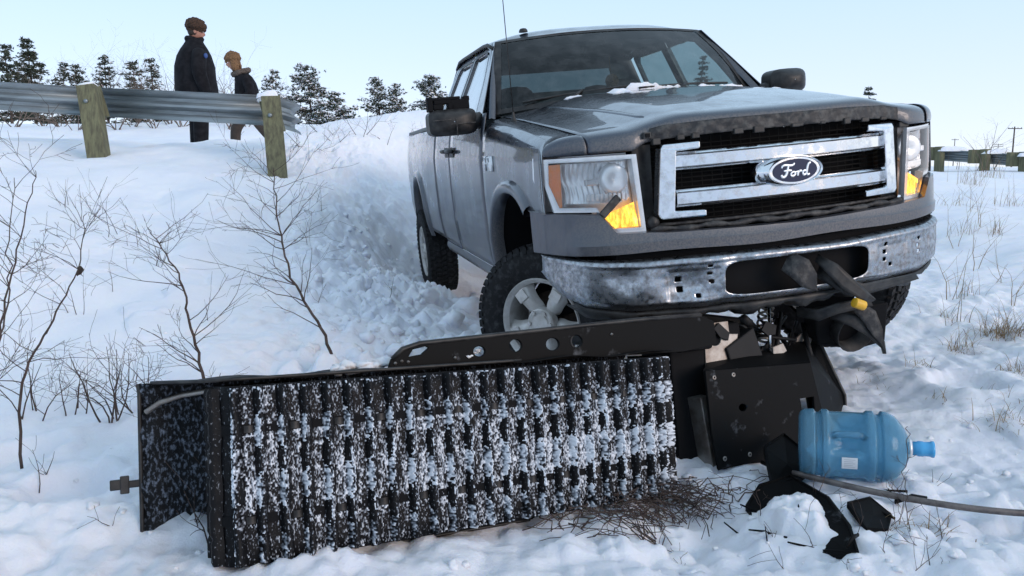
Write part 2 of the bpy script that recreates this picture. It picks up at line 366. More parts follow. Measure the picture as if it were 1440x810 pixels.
def ground_z(x, y, detail=True):
    x = np.asarray(x, float); y = np.asarray(y, float); sh = x.shape; x = x.ravel(); y = y.ravel()
    z = np.full(x.shape, _w[-1])
    for (cx, cy, _), w in zip(_ctrl, _w[:-1]): z += w * _phi((x - cx) ** 2 + (y - cy) ** 2)
    r = np.hypot(x, y - 8); f = sm(24, 55, r)
    z = z * (1 - f) + f * (1.3 + .5 * fbm(x * .02, y * .02, 3.3, 3) * sm(40, 120, r))
    near = 1 - sm(12, 26, r)
    z += (.05 * fbm(x * .8, y * .8, 1.1, 3) + .028 * fbm(x * 1.9 + 7, y * 1.3 - 3, 6.1, 2)) * (.4 + .6 * near)
    if detail:
        ch = np.maximum(1 - sm(.35, 1.25, seg_d(x, y, [(-1.75, 8.7), (-1.35, 7.6), (-.95, 6.2), (-.7, 4.9), (-.5, 4.2)])), .0)
        ch = np.maximum(ch, .55 * (1 - sm(.4, 1.6, np.hypot((x - 1.3) * .7, y - 2.3))))
        ch = np.maximum(ch, .35 * (1 - sm(.3, 1.2, seg_d(x, y, [(-2.4, 2.2), (-.9, 2.0), (.7, 2.1), (2.6, 2.6)]))))
        ch = np.maximum(ch, .30 * (1 - sm(.5, 2.4, seg_d(x, y, [(2.0, 3.4), (4.0, 4.5), (6, 7)]))))
        lump = np.abs(vnoise(x * 5.5, y * 5.5, 5.)) + .6 * np.abs(vnoise(x * 11, y * 11, 8.)) + .35 * np.abs(vnoise(x * 23, y * 23, 2.))
        lump2 = np.abs(vnoise(x * 17, y * 17, 21.)) + .5 * np.abs(vnoise(x * 34, y * 34, 5.5))
        msk = .30 + .70 * sm(-.35, .45, vnoise(x * .9 + 5, y * .9, 14.))
        ch = ch * (.35 + .65 * msk)
        z += near * (.095 * ch * (lump - .45) + .042 * ch * (lump2 - .4) + .020 * vnoise(x * 3.1, y * 3.1, .5) + .010 * vnoise(x * 9, y * 9, .7) * (.25 + ch + .3 * msk) + .005 * msk * vnoise(x * 24, y * 24, .9))
        crust = vnoise(x * 1.6 + .35 * vnoise(x * 6, y * 6, 3.), y * 1.6, 41.)
        z += near * .022 * sm(.02, .09, crust) * (1 - msk * .4)
        z += near * .018 * np.clip(vnoise(x * 5.2, y * 5.2, 31.) - .25, 0, 1) * vnoise(x * 21, y * 21, 13.)
        z += near * .05 * (ch ** 2) * sm(.25, .6, vnoise(x * 7.7, y * 7.7, 11.))
        # a few soft boot prints and sagging hollows
        for (hx, hy, hr, hd) in [(1.75, 1.85, .12, .05), (2.05, 2.15, .11, .05), (1.35, 1.75, .12, .04), (-1.5, 2.55, .14, .06), (-1.9, 2.9, .15, .06), (2.6, 3.3, .16, .05), (2.3, 3.9, .16, .05), (-.3, 1.75, .13, .04)]:
            q2 = ((x - hx) / hr) ** 2 + ((y - hy) / hr) ** 2
            z -= 1.2 * hd * (1 - sm(.55, 1.5, q2)) - .25 * hd * np.exp(-(q2 - 2.1) ** 2 / .5)
        for (hx, hy, an, hd) in [(1.62, 1.95, .5, .07), (1.95, 1.80, .2, .06), (2.25, 2.35, .9, .07), (2.55, 2.75, .6, .07), (-1.15, 1.85, -.4, .06), (-1.6, 2.15, -.7, .07), (2.9, 3.6, .7, .08), (3.2, 4.1, .8, .08), (-1.9, 2.6, -.5, .07), (2.4, 3.1, 1.1, .06)]:
            ca, sa = math.cos(an), math.sin(an); uu = ((x - hx) * ca + (y - hy) * sa) / .15; vv = (-(x - hx) * sa + (y - hy) * ca) / .062; q2 = uu ** 2 + vv ** 2 * (1 + .25 * np.clip(uu, -1, 1))
            z -= hd * (1 - sm(.7, 1.3, q2)) - .3 * hd * np.exp(-(q2 - 1.9) ** 2 / .4)
    return z.reshape(sh)
def _axis(a, b, step, reach, n_out):
    # even fine steps between a and b, growing geometrically outside
    core = np.arange(a, b, step); g = 1.0; lo, hi = 1.0001, 2.0
    for _ in range(60):
        g = (lo + hi) / 2; tot = step * (g ** (n_out + 1) - g) / (g - 1)
        lo, hi = (g, hi) if tot < reach else (lo, g)
    out = np.cumsum(step * g ** np.arange(1, n_out + 1)); return np.concatenate([a - out[::-1], core, core[-1] + out])
_xs = _axis(-3.0, 3.4, .0175, 2500, 95); _ys = _axis(1.1, 9.9, .0185, 2500, 95)
_X, _Y = np.meshgrid(_xs, _ys, indexing='ij'); _Z = ground_z(_X, _Y)
def gz(x, y):
    # bilinear look-up in the terrain sheet
    i = min(max(int(np.searchsorted(_xs, x)) - 1, 0), len(_xs) - 2); j = min(max(int(np.searchsorted(_ys, y)) - 1, 0), len(_ys) - 2)
    a = (x - _xs[i]) / (_xs[i + 1] - _xs[i]); b = (y - _ys[j]) / (_ys[j + 1] - _ys[j])
    return float((_Z[i, j] * (1 - b) + _Z[i, j + 1] * b) * (1 - a) + (_Z[i + 1, j] * (1 - b) + _Z[i + 1, j + 1] * b) * a)
def on_ground(px, py, d0=3.0):
    # where the pixel's ray meets the snow
    r = ray(px, py); d = .8
    while d < 60:
        p = CAM + r * d
        if p[2] < gz(p[0], p[1]): break
        d += .02 + d * .004
    return Vector(p), d
_n0, _n1 = _X.shape
_idx = np.arange(_n0 * _n1).reshape(_n0, _n1)
_q = np.stack([_idx[:-1, :-1], _idx[1:, :-1], _idx[1:, 1:], _idx[:-1, 1:]], -1).reshape(-1, 4)
def np_mesh(name, verts, quads):
    me = bpy.data.meshes.new(name); me.vertices.add(len(verts)); me.vertices.foreach_set('co', np.asarray(verts, np.float32).ravel())
    me.loops.add(quads.size); me.loops.foreach_set('vertex_index', quads.astype(np.int32).ravel())
    me.polygons.add(len(quads)); me.polygons.foreach_set('loop_start', np.arange(0, quads.size, 4, dtype=np.int32))
    me.polygons.foreach_set('use_smooth', np.ones(len(quads), bool))
    me.update(calc_edges=True); me.validate(); return me
_me = np_mesh('snow_ground', np.stack([_X, _Y, _Z], -1).reshape(-1, 3), _q); _me.materials.append(snow_mat('ground_snow', dirt=.22))
ground = bpy.data.objects.new('ground', _me); COL.objects.link(ground); tag(ground, kind='structure')
ground['label'] = 'deep snow covering the ditch, the bank and the road'

# loose snow rubble thrown up beside the wheels: uncountable
def blob(mb, c, r, seed, squash=.75):
    rng = random.Random(seed); bm = bmesh.new(); bmesh.ops.create_icosphere(bm, subdivisions=2, radius=1)
    ox, oy = rng.uniform(0, 99), rng.uniform(0, 99)
    base = len(mb.v); P = np.array([v.co[:] for v in bm.verts])
    k = 1 + .5 * vnoise(P[:, 0] * 1.5 + ox, P[:, 1] * 1.5 + oy, P[:, 2] * 1.5 + 3) + .28 * vnoise(P[:, 0] * 3.7 + ox, P[:, 1] * 3.7 + oy, P[:, 2] * 3.7)
    P = P * k[:, None] * r; P[:, 2] *= squash
    mb.add([(c[0] + p[0], c[1] + p[1], c[2] + p[2]) for p in P], [tuple(v.index for v in f.verts) for f in bm.faces]); bm.free()
mb = MB(); rng = random.Random(3)
for i in range(420):
    t = rng.random(); x = -1.35 + t * .75 + rng.gauss(0, .34); y = 7.9 - t * 3.8 + rng.gauss(0, .35)
    if x > -.55 + .0 * y and y > 3.9 and x > -.62 + (5.0 - y) * .2: continue
    r = min(.055, .006 + rng.expovariate(1) * .010); blob(mb, (x, y, gz(x, y) + r * .1), r, i)
for i in range(240):
    x = rng.uniform(-1.6, 3.0); y = rng.uniform(1.5, 3.6); r = min(.03, .004 + rng.expovariate(1) * .006)
    if -.9 < x < 1.3 and y > 1.95 + (x + .8) * .5: continue
    blob(mb, (x, y, gz(x, y) + r * .05), r, 900 + i)
for (px, py, d, r) in [(600, 425, 5.6, .085), (655, 438, 4.9, .10), (560, 500, 4.4, .06), (520, 480, 4.6, .05), (670, 425, 5.2, .08), (636, 455, 4.7, .07), (590, 470, 4.8, .05)]:
    p, _ = on_ground(px, py); blob(mb, (p.x, p.y, p.z + r * .3), r, int(px))
tag(mb.build('snow_rubble', M['snow']), 'loose churned snow clods beside the truck wheels', 'snow', kind='stuff')

# ------------------------------------------------------------------ trees, brush, poles in the distance
def conifer(name, h, rad, seed, ragged=.35, bare=.12, dens=1.0, snow=.35, lean=0):
    rng = random.Random(seed); root = empty(name); tr = MB()
    tr.tube([(lean * t * t, 0, h * t) for t in lin(0, 1, 8)], [max(.012, .02 * h * (1 - t) ** .8) for t in lin(0, 1, 8)], 6)
    cr = MB(); sn = MB(); nb = int(34 * dens + h * 10)
    for i in range(nb):
        t = bare + (1 - bare) * (i + rng.random()) / nb
        lev = 9 + int(h * .8); t = min(.99, bare + (1 - bare) * (math.floor((t - bare) / (1 - bare) * lev) + .5 + rng.gauss(0, .13)) / lev)
        z = h * t; L = rad * (1 - t) ** .75 * rng.uniform(.45, 1.15) * (1 + ragged * rng.uniform(-.6, 1)) + .12 * rad
        az = rng.uniform(0, 2 * math.pi); up = rng.uniform(-.25, .35) + .5 * t
        d = Vector((math.cos(az), math.sin(az), up)).normalized(); p0 = Vector((lean * t * t, 0, z))
        tr.tube([p0, p0 + d * L], [.006 * h * (1 - t) + .006, .004], 3, cap=False)
        nt = max(6, int(L / rad * 34 * dens))
        for k in range(nt):
            q = .22 + .78 * (k + rng.random()) / nt
            c = p0 + d * L * q + Vector((rng.gauss(0, .065), rng.gauss(0, .065), rng.gauss(0, .026) - .10 * q * q)) * rad
            for m_ in range(4):
                a = Vector((rng.gauss(0, 1), rng.gauss(0, 1), rng.gauss(0, .55))).normalized() * rng.uniform(.06, .15)
                b = a.cross(Vector((rng.gauss(0, 1), rng.gauss(0, 1), rng.gauss(0, 1)))).normalized() * rng.uniform(.016, .036)
                tgt = sn if (rng.random() < snow and m_ < 2) else cr
                off = Vector((0, 0, .05)) if tgt is sn else Vector((0, 0, 0))
                tgt.add([c - a - b * .4 + off, c - a * .3 - b + off, c + a + off, c - a * .3 + b + off], [(0, 1, 2, 3)])
    tr.build('trunk', M['bark2'], root); cr.build('crown', M['needle'], root, smooth=False)
    if sn.v: tag(sn.build('crown_snow', M['snow'], root, smooth=False), kind='stuff')
    return root
def stand(o, px, top_py, d, base_z=None):
    p = at(px, top_py, d); b = gz(p.x, p.y) - .1 if base_z is None else base_z
    o.location = (p.x, p.y, b); return p.z - b
_trees = [  # px, top py, depth, radius, ragged, dens, snow, kind, label
 (8, 62, 38, 1.15, .5, .8, .05, 'ragged dark spruce at the outer end of the tree row behind the guardrail'),
 (42, 54, 40, 1.25, .45, 1.3, .03, 'tallest dark spruce behind the guardrail, nearly black with drooping boughs'),
 (86, 88, 46, 1.3, .7, .6, .25, 'thin frosted pine between the tall dark spruce and a bushy one'),
 (112, 90, 44, 1.2, .5, 1.0, .12, 'short bushy pine beside the thin frosted one'),
 (146, 78, 46, 1.35, .7, .9, .15, 'open pine with layered tufts above the first guardrail post'),
 (188, 86, 44, 1.3, .7, .8, .15, 'leaning open pine behind the guardrail rail between post and standing man'),
 (216, 82, 46, 1.4, .8, .7, .22, 'wispy frosted pine just beside the standing man'),
 (383, 100, 44, 1.4, .7, .7, .40, 'pale frosted pine showing beside the stooping person'),
 (437, 92, 40, 1.75, .35, 1.5, .50, 'dense cone-shaped spruce dusted with snow past the guardrail end'),
 (472, 130, 39, 1.2, .4, 1.1, .55, 'low snow-dusted spruce nestled against the dense cone-shaped one'),
 (535, 110, 44, 1.35, .6, .9, .45, 'round frosted pine in the middle of the group beyond the snow mound'),
 (562, 118, 46, 1.1, .6, .8, .4, 'small frosted pine between two larger ones beyond the snow mound'),
 (604, 106, 42, 1.5, .5, 1.2, .45, 'broad frosted spruce half hidden by the truck cab'),
 (985, 78, 52, .9, .6, .9, .1, 'slim spruce seen through the cab windows'),
 (1226, 121, 60, 1.0, .4, 1.3, .15, 'lone dark tree top showing over the truck hood')]
for i, (px, ty, d, rad, rg, dn, sn, lab) in enumerate(_trees):
    rad *= 1.25
    p = at(px, ty, d); h = p.z - (gz(p.x, p.y) - .15)
    t = conifer('pine_tree' if rg > .45 else 'spruce_tree', h, rad, 40 + i, rg, (.10 if rg < .45 else .34), dn, sn, random.uniform(-.3, .3))
    t.location = (p.x, p.y, gz(p.x, p.y) - .15); tag(t, lab, 'tree', 'trees beyond the road')

def branchy(mb, p, d, L, r, depth, rng, seg=5, bend=.18, n_child=(2, 4), sides=5, upb=.06, spread=.75, shrink=.62):
    pts = [Vector(p)]; dirs = [Vector(d).normalized()]
    for i in range(seg):
        dd = (dirs[-1] + Vector((rng.gauss(0, bend), rng.gauss(0, bend), rng.gauss(0, bend) + upb))).normalized()
        dirs.append(dd); pts.append(pts[-1] + dd * L / seg)
    rr = [max(.0007, r * (1 - .75 * i / seg)) for i in range(seg + 1)]
    mb.tube(pts, rr, sides if depth > 1 else 3, cap=False)
    if depth <= 0: return
    for k in range(rng.randint(*n_child)):
        t = rng.uniform(.25, 1.0); i = min(seg - 1, int(t * seg)); q = pts[i].lerp(pts[i + 1], t * seg - i)
        side = dirs[i].cross(Vector((rng.gauss(0, 1), rng.gauss(0, 1), rng.gauss(0, 1)))).normalized()
        nd = (dirs[i] * (1 - spread * .5) + side * spread).normalized()
        branchy(mb, q, nd, L * shrink * rng.uniform(.6, 1.1), rr[i] * .6, depth - 1, rng, max(3, seg - 1), bend, n_child, sides, upb, spread, shrink)
def bush(name, loc, h, n, seed, label, group=None, depth=2, mat='bark', r=.006, fan=.55, cat='bush'):
    rng = random.Random(seed); root = empty(name, loc=loc); tag(root, label, cat, group)
    for i in range(n):
        mb = MB(); a = rng.uniform(0, 6.28)
        branchy(mb, (rng.gauss(0, .03), rng.gauss(0, .03), -.03), (math.cos(a) * fan, math.sin(a) * fan, 1), h * rng.uniform(.6, 1), r * rng.uniform(.7, 1.1), depth, rng)
        mb.build('stem', M[mat], root)
    return root
# brown scrub beyond the road
rng = random.Random(77)
for i, (px, py, d) in enumerate([(20, 172, 19), (62, 170, 20), (85, 176, 18.5), (108, 176, 18), (165, 180, 18), (190, 178, 18.5), (218, 178, 18), (240, 178, 19), (322, 178, 18), (345, 176, 18.5), (255, 182, 18), (310, 180, 19.5), (200, 180, 20)]):
    p = at(px, py, d); bush('scrub_bush', (p.x, p.y, gz(p.x, p.y) - .05), rng.uniform(1.2, 1.9), 6, 300 + i, 'leafless brown scrub bush on the far side of the road behind the guardrail', 'scrub behind the guardrail', 3, 'brushm', .014, .9)
for i, (px, py) in enumerate([(450, 185), (475, 200), (510, 190), (545, 200), (425, 215), (570, 195)]):
    p, d = on_ground(px, py); bush('scrub_bush', (p.x, p.y, p.z - .02), rng.uniform(.32, .55), 3, 340 + i, 'low leafless twigs poking out of the snow crest between guardrail end and truck', 'twigs on the snow crest', 2, 'bark', .005, 1.1)

# utility poles
def utility_pole(px, top, d, arm, label, tiers=1, h=9.5):
    p = at(px, top, d); root = empty('utility_pole', loc=(p.x, p.y, p.z - h)); tag(root, label, 'utility pole')
    a = MB(); a.tube([(0, 0, 0), (0, 0, h)], [.16, .11], 8); a.build('pole', M['bark2'], root)
    for k in range(tiers):
        c = MB(); c.box((0, -.14, h - .35 - .9 * k), (arm / 2, .06, .07)); x = c.build('crossarm', M['bark2'], root)
        for s in (-.9, -.4, .4, .9):
            i_ = MB(); i_.tube([(s * arm / 2, -.14, h - .28 - .9 * k), (s * arm / 2, -.14, h - .10 - .9 * k)], [.05, .04], 6); i_.build('insulator', M['black'], x)
utility_pole(1427, 178, 140, 2.5, 'tall wooden utility pole with one wide crossarm beyond the far guardrail')
utility_pole(1343, 195, 260, 2.3, 'small distant utility pole with a short crossarm near the truck headlight')
utility_pole(1404, 202, 330, 4.2, 'distant utility pole with two low crossarms between scrub and the tall pole', 2)

# ------------------------------------------------------------------ guardrails
_wprof = [(-.155, 0), (-.15, .012), (-.125, .015), (-.085, .075), (-.045, .075), (-.01, .01), (.01, .01), (.045, .075), (.085, .075), (.125, .015), (.15, .012), (.155, 0)]
def w_beam(root, pts, name='rail'):
    mb = MB(); pts = [Vector(p) for p in pts]
    def fn(i, j):
        i = int(i); t = (pts[min(i + 1, len(pts) - 1)] - pts[max(i - 1, 0)]).normalized(); n = Vector((-t.y, t.x, 0)).normalized()
        h, dp = _wprof[int(j)]; return pts[i] + Vector((0, 0, h)) + n * dp
    mb.grid(fn, range(len(pts)), range(len(_wprof))); return mb.build(name, M['galv'], root, smooth=True, solid=.004, split=50)
def post(root, base, top, wdt, yaw, name='post'):
    base = Vector(base); top = Vector(top); mb = MB(); z = (top - base).normalized(); x = Vector((math.cos(yaw), math.sin(yaw), 0)); x = (x - z * x.dot(z)).normalized(); y = z.cross(x)
    Lh = (top - base).length; Mx = Matrix((x, y, z)).transposed().to_4x4(); Mx.translation = base
    vs = [(sx * wdt / 2, sy * wdt / 2 * .95, zz) for zz in lin(-.5, Lh, 9) for sx, sy in ((-1, -1), (1, -1), (1, 1), (-1, 1))]
    fs = [(i * 4 + k, i * 4 + (k + 1) % 4, (i + 1) * 4 + (k + 1) % 4, (i + 1) * 4 + k) for i in range(8) for k in range(4)] + [(3, 2, 1, 0), (32, 33, 34, 35)]
    mb.add([Mx @ Vector(v) for v in vs], fs); return mb.build(name, M['wood'], root, smooth=False, bevel=.008), Mx, Lh
def snow_cap(par, loc, rx, ry, h, seed, label, Mx=None):
    mb = MB(); rng = random.Random(seed); ox = rng.uniform(0, 50)
    def fn(a, t):
        r = t; e = (max(0, 1 - t ** 4)) ** .5
        n = float(vnoise(np.array([math.cos(a) * 1.3 + ox]), np.array([math.sin(a) * 1.3]), t * 2)[0])
        cs = math.copysign(abs(math.cos(a)) ** .6, math.cos(a)); sn_ = math.copysign(abs(math.sin(a)) ** .6, math.sin(a))
        return Vector((cs * rx * r * (1 + .12 * n), sn_ * ry * r * (1 + .12 * n), h * e * (1 + .3 * n)))
    mb.grid(fn, lin(0, 2 * math.pi, 25)[:-1], lin(.02, 1, 9), closed_u=True)
    mb.prism([(rx * .98 * math.cos(a), ry * .98 * math.sin(a)) for a in lin(0, 6.2832, 25)[:-1]], lambda a, b, d: Vector((a, b, d)), -.003, .004)
    o = mb.build('snow_cap', M['snow'], par); o.matrix_local = (Mx or Matrix.Translation(loc - par.location)); o['label'] = label; return o
gr = empty('guardrail', loc=at(140, 217, 8.3)); tag(gr, 'corrugated grey steel guardrail on leaning wooden posts on top of the snowbank', 'guardrail')
gi = Matrix.Translation(gr.location).inverted()
def loc_pts(ps, o): return [Vector(p) - o.location for p in ps]
o0 = gr.location
pb1, pt1 = at(139, 219, 8.3), at(124, 122, 8.33); pb2, pt2 = at(391, 250, 7.85), at(381, 139, 7.95)
post1, M1, L1 = post(gr, pb1 - o0, pt1 - o0, .185, R(6)); post2, M2, L2 = post(gr, pb2 - o0, pt2 - o0, .185, R(14))
_q = pb1 + (pb1 - pb2) * 1.0 + Vector((0, .12, .1)); post(gr, _q - o0, _q - o0 + Vector((-.06, .03, .72)), .185, R(4))
rails = [at(-260, 128, 9.3), at(-60, 131, 8.95), at(124, 143, 8.66), at(250, 149, 8.5), at(381, 156, 8.28)]
w_beam(gr, loc_pts([rails[0] + (rails[0] - rails[1]) * 3.0, rails[0], rails[1], rails[2].lerp(rails[3], .1)], gr)); w_beam(gr, loc_pts([rails[2] + Vector((0, -.006, 0)), rails[3] + Vector((0, -.006, 0)), rails[4] + Vector((.02, -.006, 0))], gr))
# terminal end shoe turned away behind the last post
w_beam(gr, loc_pts([rails[4] + Vector((.0, -.012, 0)), rails[4] + Vector((.10, .05, -.02)), rails[4] + Vector((.20, .22, -.05)), rails[4] + Vector((.2, .45, -.07))], gr), 'end_shoe')
for (p, t, ang, px) in ((pb1, pt1, R(6), -1), (pb2, pt2, R(14), 1)):
    c = p.lerp(t, .80) + Vector((-.05, .17, 0)); bm_ = MB(); Mb = Matrix.Translation(c - o0) @ Matrix.Rotation(ang + R(-8), 4, 'Z') @ Matrix.Rotation(R(-14), 4, 'Y')
    bm_.box((0, 0, 0), (.075, .10, .17), Mb); bm_.build('block', M['wood'], gr, smooth=False, bevel=.008)
    b_ = MB(); cc = p.lerp(t, .78) + Vector((0.01, -.093, 0)) - o0; b_.tube([cc, cc + Vector((0, -.03, 0))], .02, 8); b_.build('bolt', M['galv'], gr)
snow_cap(gr, None, .105, .10, .045, 1, 'thin snow cap on top of the first guardrail post', M1 @ Matrix.Translation((-.02, .03, L1)))
snow_cap(gr, None, .11, .10, .075, 2, 'thick snow cap sagging off the last guardrail post beside the end shoe', M2 @ Matrix.Translation((-.03, .03, L2)))
# far guardrail at the right
g2 = empty('guardrail', loc=at(1380, 232, 22)); tag(g2, 'distant wooden-post guardrail half buried in snow, past the truck headlight', 'guardrail'); o2 = g2.location
p2 = [at(1300, 217, 23.2), at(1322, 217, 22.8), at(1386, 221, 22.0), at(1441, 225, 21.3), at(1500, 229, 20.5), at(1570, 234, 19.8)]
w_beam(g2, loc_pts([q + Vector((0, .3, -.0)) for q in p2], g2))
for q in p2[1:]:
    post(g2, q - o2 + Vector((0, 0, -.55)), q - o2 + Vector((-.02, 0, .22)), .2, R(25))
    bm_ = MB(); bm_.box(q - o2 + Vector((-.2, .15, .02)), (.16, .09, .19)); bm_.build('block', M['wood'], g2, smooth=False, bevel=.01)
for k, (a, b) in enumerate(zip(p2[1:4], p2[2:5])):
    c = a.lerp(b, .45) + Vector((0, .30, .13))
    snow_cap(g2, c, .45, .10, .12, 60 + k, 'ridge of snow lying on the beam')
# ------------------------------------------------------------------ the pickup (local frame: x forward, y to its own left, z up; origin on the ground under the front axle)
_TR = Matrix.Rotation(R(-75.84), 4, 'Z') @ Matrix.Rotation(R(1.14), 4, 'Y') @ Matrix.Rotation(R(5.53), 4, 'X')
TRUCK = Matrix.Translation((1.016, 4.294, 1.15 - .963)) @ _TR
truck = empty('pickup_truck', TRUCK); tag(truck, 'grey crew pickup truck with damaged chrome bumper and a lit amber indicator', 'truck')
truck['label'] = 'dirty grey pickup truck with dented chrome bumper, standing over the overturned sled'
T3 = _TR.to_3x3()
def tpx(px, py, axis, val):
    # pixel -> truck-local point on the plane axis = val
    o = T3.transposed() @ (Vector(CAM) - TRUCK.translation); r = T3.transposed() @ Vector(ray(px, py)); return o + r * ((val - o[axis]) / r[axis])
def Ff(y):
    y = abs(y); return .97 - .11 * (y / .66) ** 2 - (.11 * ((y - .66) / .31) ** 2 if y > .66 else 0)
_wz = [.40, .48, .58, .66, .70, .95, 1.15, 1.22, 1.30, 1.40]; _wy = [.90, .930, .957, .966, .972, .978, .973, .962, .948, .925]
def wS(x, z):
    w = interp(z, _wz, _wy); w -= .05 * float(sm(-3.0, -4.6, x)) ; return w
def seam_z(x): return interp(x, [-.75, -.55, -.29, 0, .4, .6, .75, .9], [1.378, 1.365, 1.340, 1.308, 1.264, 1.240, 1.219, 1.195])
SEAM_Y = .822
paint = M['paint']; M['grid'] = simple('grille_mesh_black', (.006, .006, .006), .7, spec=.15)
def TP(mb, name, mat=None, parent=truck, **k): return mb.build(name, mat or paint, parent, **k)

ARCH_R, ARCH_Z, EXPN = .485, .505, 2.35
def arch_z(x, xc, r=ARCH_R, zc=ARCH_Z):
    d = abs(x - xc) / r
    return zc + r * (1 - d ** EXPN) ** (1 / EXPN) if d < 1 else -9
def arch_cols(x0, x1, xc, n=12):
    xs = set([x0, x1] + [xc + ARCH_R * math.cos(a) for a in lin(0, math.pi, 29)] + lin(x0, x1, n) + [xc + ARCH_R + .001, xc - ARCH_R - .001])
    return sorted(x for x in xs if x0 <= x <= x1)
for s in (-1, 1):
    # ---- fender side
    def fprof(x, t):
        # t 0..1 seam -> shoulder -> bottom
        zs = seam_z(x); rr = interp(x, [-.6, .2, .62], [.11, .080, .058]); zb = max(.50 if x < .30 else .91, arch_z(x, 0.0)); zsh = zs - rr * 1.25
        if t < .4:
            a = t / .4 * math.pi / 2; ysh = wS(x, zsh)
            y = SEAM_Y + (ysh - SEAM_Y) * math.sin(a) ** .95; z = zsh + (zs - zsh) * math.cos(a) ** .9 if a < 1.5707 else zsh
            return y, z
        z = zsh + (zb - zsh) * (t - .4) / .6; return wS(x, z), z
    mb = MB()
    def fn(x, t):
        y, z = fprof(x, t); return Vector((x, s * y, z))
    mb.grid(fn, arch_cols(-.595, .62, 0.0, 20), lin(0, 1, 34))
    fender = TP(mb, 'front_fender', solid=.004 if s < 0 else -.004)
    # ---- fender tip that wraps over the headlamp
    mb = MB()
    def tip(a, b):
        yq = .968 + (SEAM_Y - .968) * a; Q = Vector((Ff(yq) - .006, yq, 1.152)); t = .4 * (1 - a) * .999
        y, z = fprof(.622, t + .0); z = max(z, 1.152); B = Vector((.622, y, z)); K1 = Q + Vector((.012, .003, (z - Q.z) * .85)); K2 = Vector((B.x + (Q.x - B.x) * .75, Q.y * .6 + B.y * .4 + .002, z + .002))
        p = Q * (1 - b) ** 3 + K1 * 3 * b * (1 - b) ** 2 + K2 * 3 * b * b * (1 - b) + B * b ** 3; return Vector((p.x, s * p.y, p.z))
    mb.grid(tip, lin(0, 1, 16), lin(0, 1, 12)); TP(mb, 'fender_tip', parent=fender, solid=.004 if s < 0 else -.004)
    # ---- raised arch lip
    for xc, nm in ((0.0, 'front'), (-3.683, 'rear')):
        mb = MB()
        def lip(th, k):
            rr = ARCH_R + [-.012, -.012, .0, .022, .045, .058][k]; yo = [-.05, .016, .024, .026, .016, -.004][k]
            c, sn = math.cos(th), math.sin(th); e = 2 / EXPN
            x = xc + rr * math.copysign(abs(c) ** e, c); z = ARCH_Z + rr * abs(sn) ** e if sn >= 0 else ARCH_Z + rr * sn
            return Vector((x, s * (wS(x, min(z, 1.1)) + yo), z))
        mb.grid(lip, lin(R(-4) if xc < -1 else R(50), R(184), 49), range(6)); TP(mb, 'wheel_arch_lip')
        # dark liner
        mb = MB()
        def liner(th, k):
            rr = ARCH_R - .004; c, sn = math.cos(th), math.sin(th); e = 2 / EXPN
            x = xc + rr * math.copysign(abs(c) ** e, c); z = ARCH_Z + rr * abs(sn) ** e if sn >= 0 else ARCH_Z + rr * sn
            return Vector((x, s * [.95, .75, .46][k], z))
        mb.grid(liner, lin(R(-10) if xc < -1 else R(32), R(190), 33), range(3))
        mb.grid(lambda a, b: Vector((xc + a, s * .46, b)), lin(-.49, .49 if xc < -1 else .40, 3), lin(.56, .99, 3)); TP(mb, 'wheel_arch_liner', M['void'])
    # ---- doors (lower skins)
    BELT = 1.405
    def skin(x0, x1, zt, zb, name, cols=None, nt=26, par=truck, taper=0):
        mb = MB(); mb.grid(lambda x, t: Vector((x, s * wS(x, zt + (zb(x) - zt) * t), zt + (zb(x) - zt) * t)), cols or lin(x0, x1, 12), lin(0, 1, nt))
        return TP(mb, name, parent=par, solid=.005 if s < 0 else -.005)
    d1 = skin(-1.695, -.605, BELT, lambda x: .505, 'front_door'); d2 = skin(-2.375, -1.705, BELT, lambda x: .505, 'rear_door')
    # lower body crease / rocker
    mb = MB(); mb.grid(lambda x, k: Vector((x, s * [.935, .945, .93, .86][k], [.50, .47, .43, .41][k])), lin(-2.38, -.52, 10), range(4)); TP(mb, 'rocker_panel')
    bedskin = skin(-4.62, -2.392, 1.395, lambda x: max(.52, arch_z(x, -3.683)), 'bed_side', cols=arch_cols(-4.62, -2.392, -3.683, 26))
    mb = MB(); mb.grid(lambda x, k: Vector((x, s * (wS(x, 1.39) + [0.004, -.005, -.05, -.075, -.075][k]), [1.385, 1.418, 1.42, 1.41, 1.0][k])), lin(-4.62, -2.40, 14), range(5)); TP(mb, 'bed_rail', M['black'])
    # handles
    for dpar, hx in ((d1, -1.60), (d2, -1.80)):
        h = MB(); h.tube([(hx - .09, s * .978, 1.20), (hx - .07, s * .998, 1.205), (hx + .07, s * .998, 1.205), (hx + .09, s * .978, 1.20)], .013, 8); TP(h, 'door_handle', M['black'], dpar)
        h = MB(); h.grid(lambda a, b: Vector((hx + .075 * a, s * (.9705 + .004), 1.195 + .035 * b)), lin(-1, 1, 3), lin(-1, 1, 3)); TP(h, 'handle_recess', M['black'], dpar)
    # ---- greenhouse side: frames and glass on the leaning plane
    def G(x, z, off=0): return Vector((x, s * (.925 - (z - 1.405) * .485 + off), z))
    def resample(poly, n):
        P = [Vector((*p, 0)) for p in poly] + [Vector((*poly[0], 0))]; Ls = [0]
        for a, b in zip(P[:-1], P[1:]): Ls.append(Ls[-1] + (b - a).length)
        out = []
        for k in range(n):
            t = Ls[-1] * k / n; i = max(j for j in range(len(Ls)) if Ls[j] <= t + 1e-9); i = min(i, len(P) - 2)
            q = P[i].lerp(P[i + 1], (t - Ls[i]) / max(1e-9, Ls[i + 1] - Ls[i])); out.append((q.x, q.y))
        return out
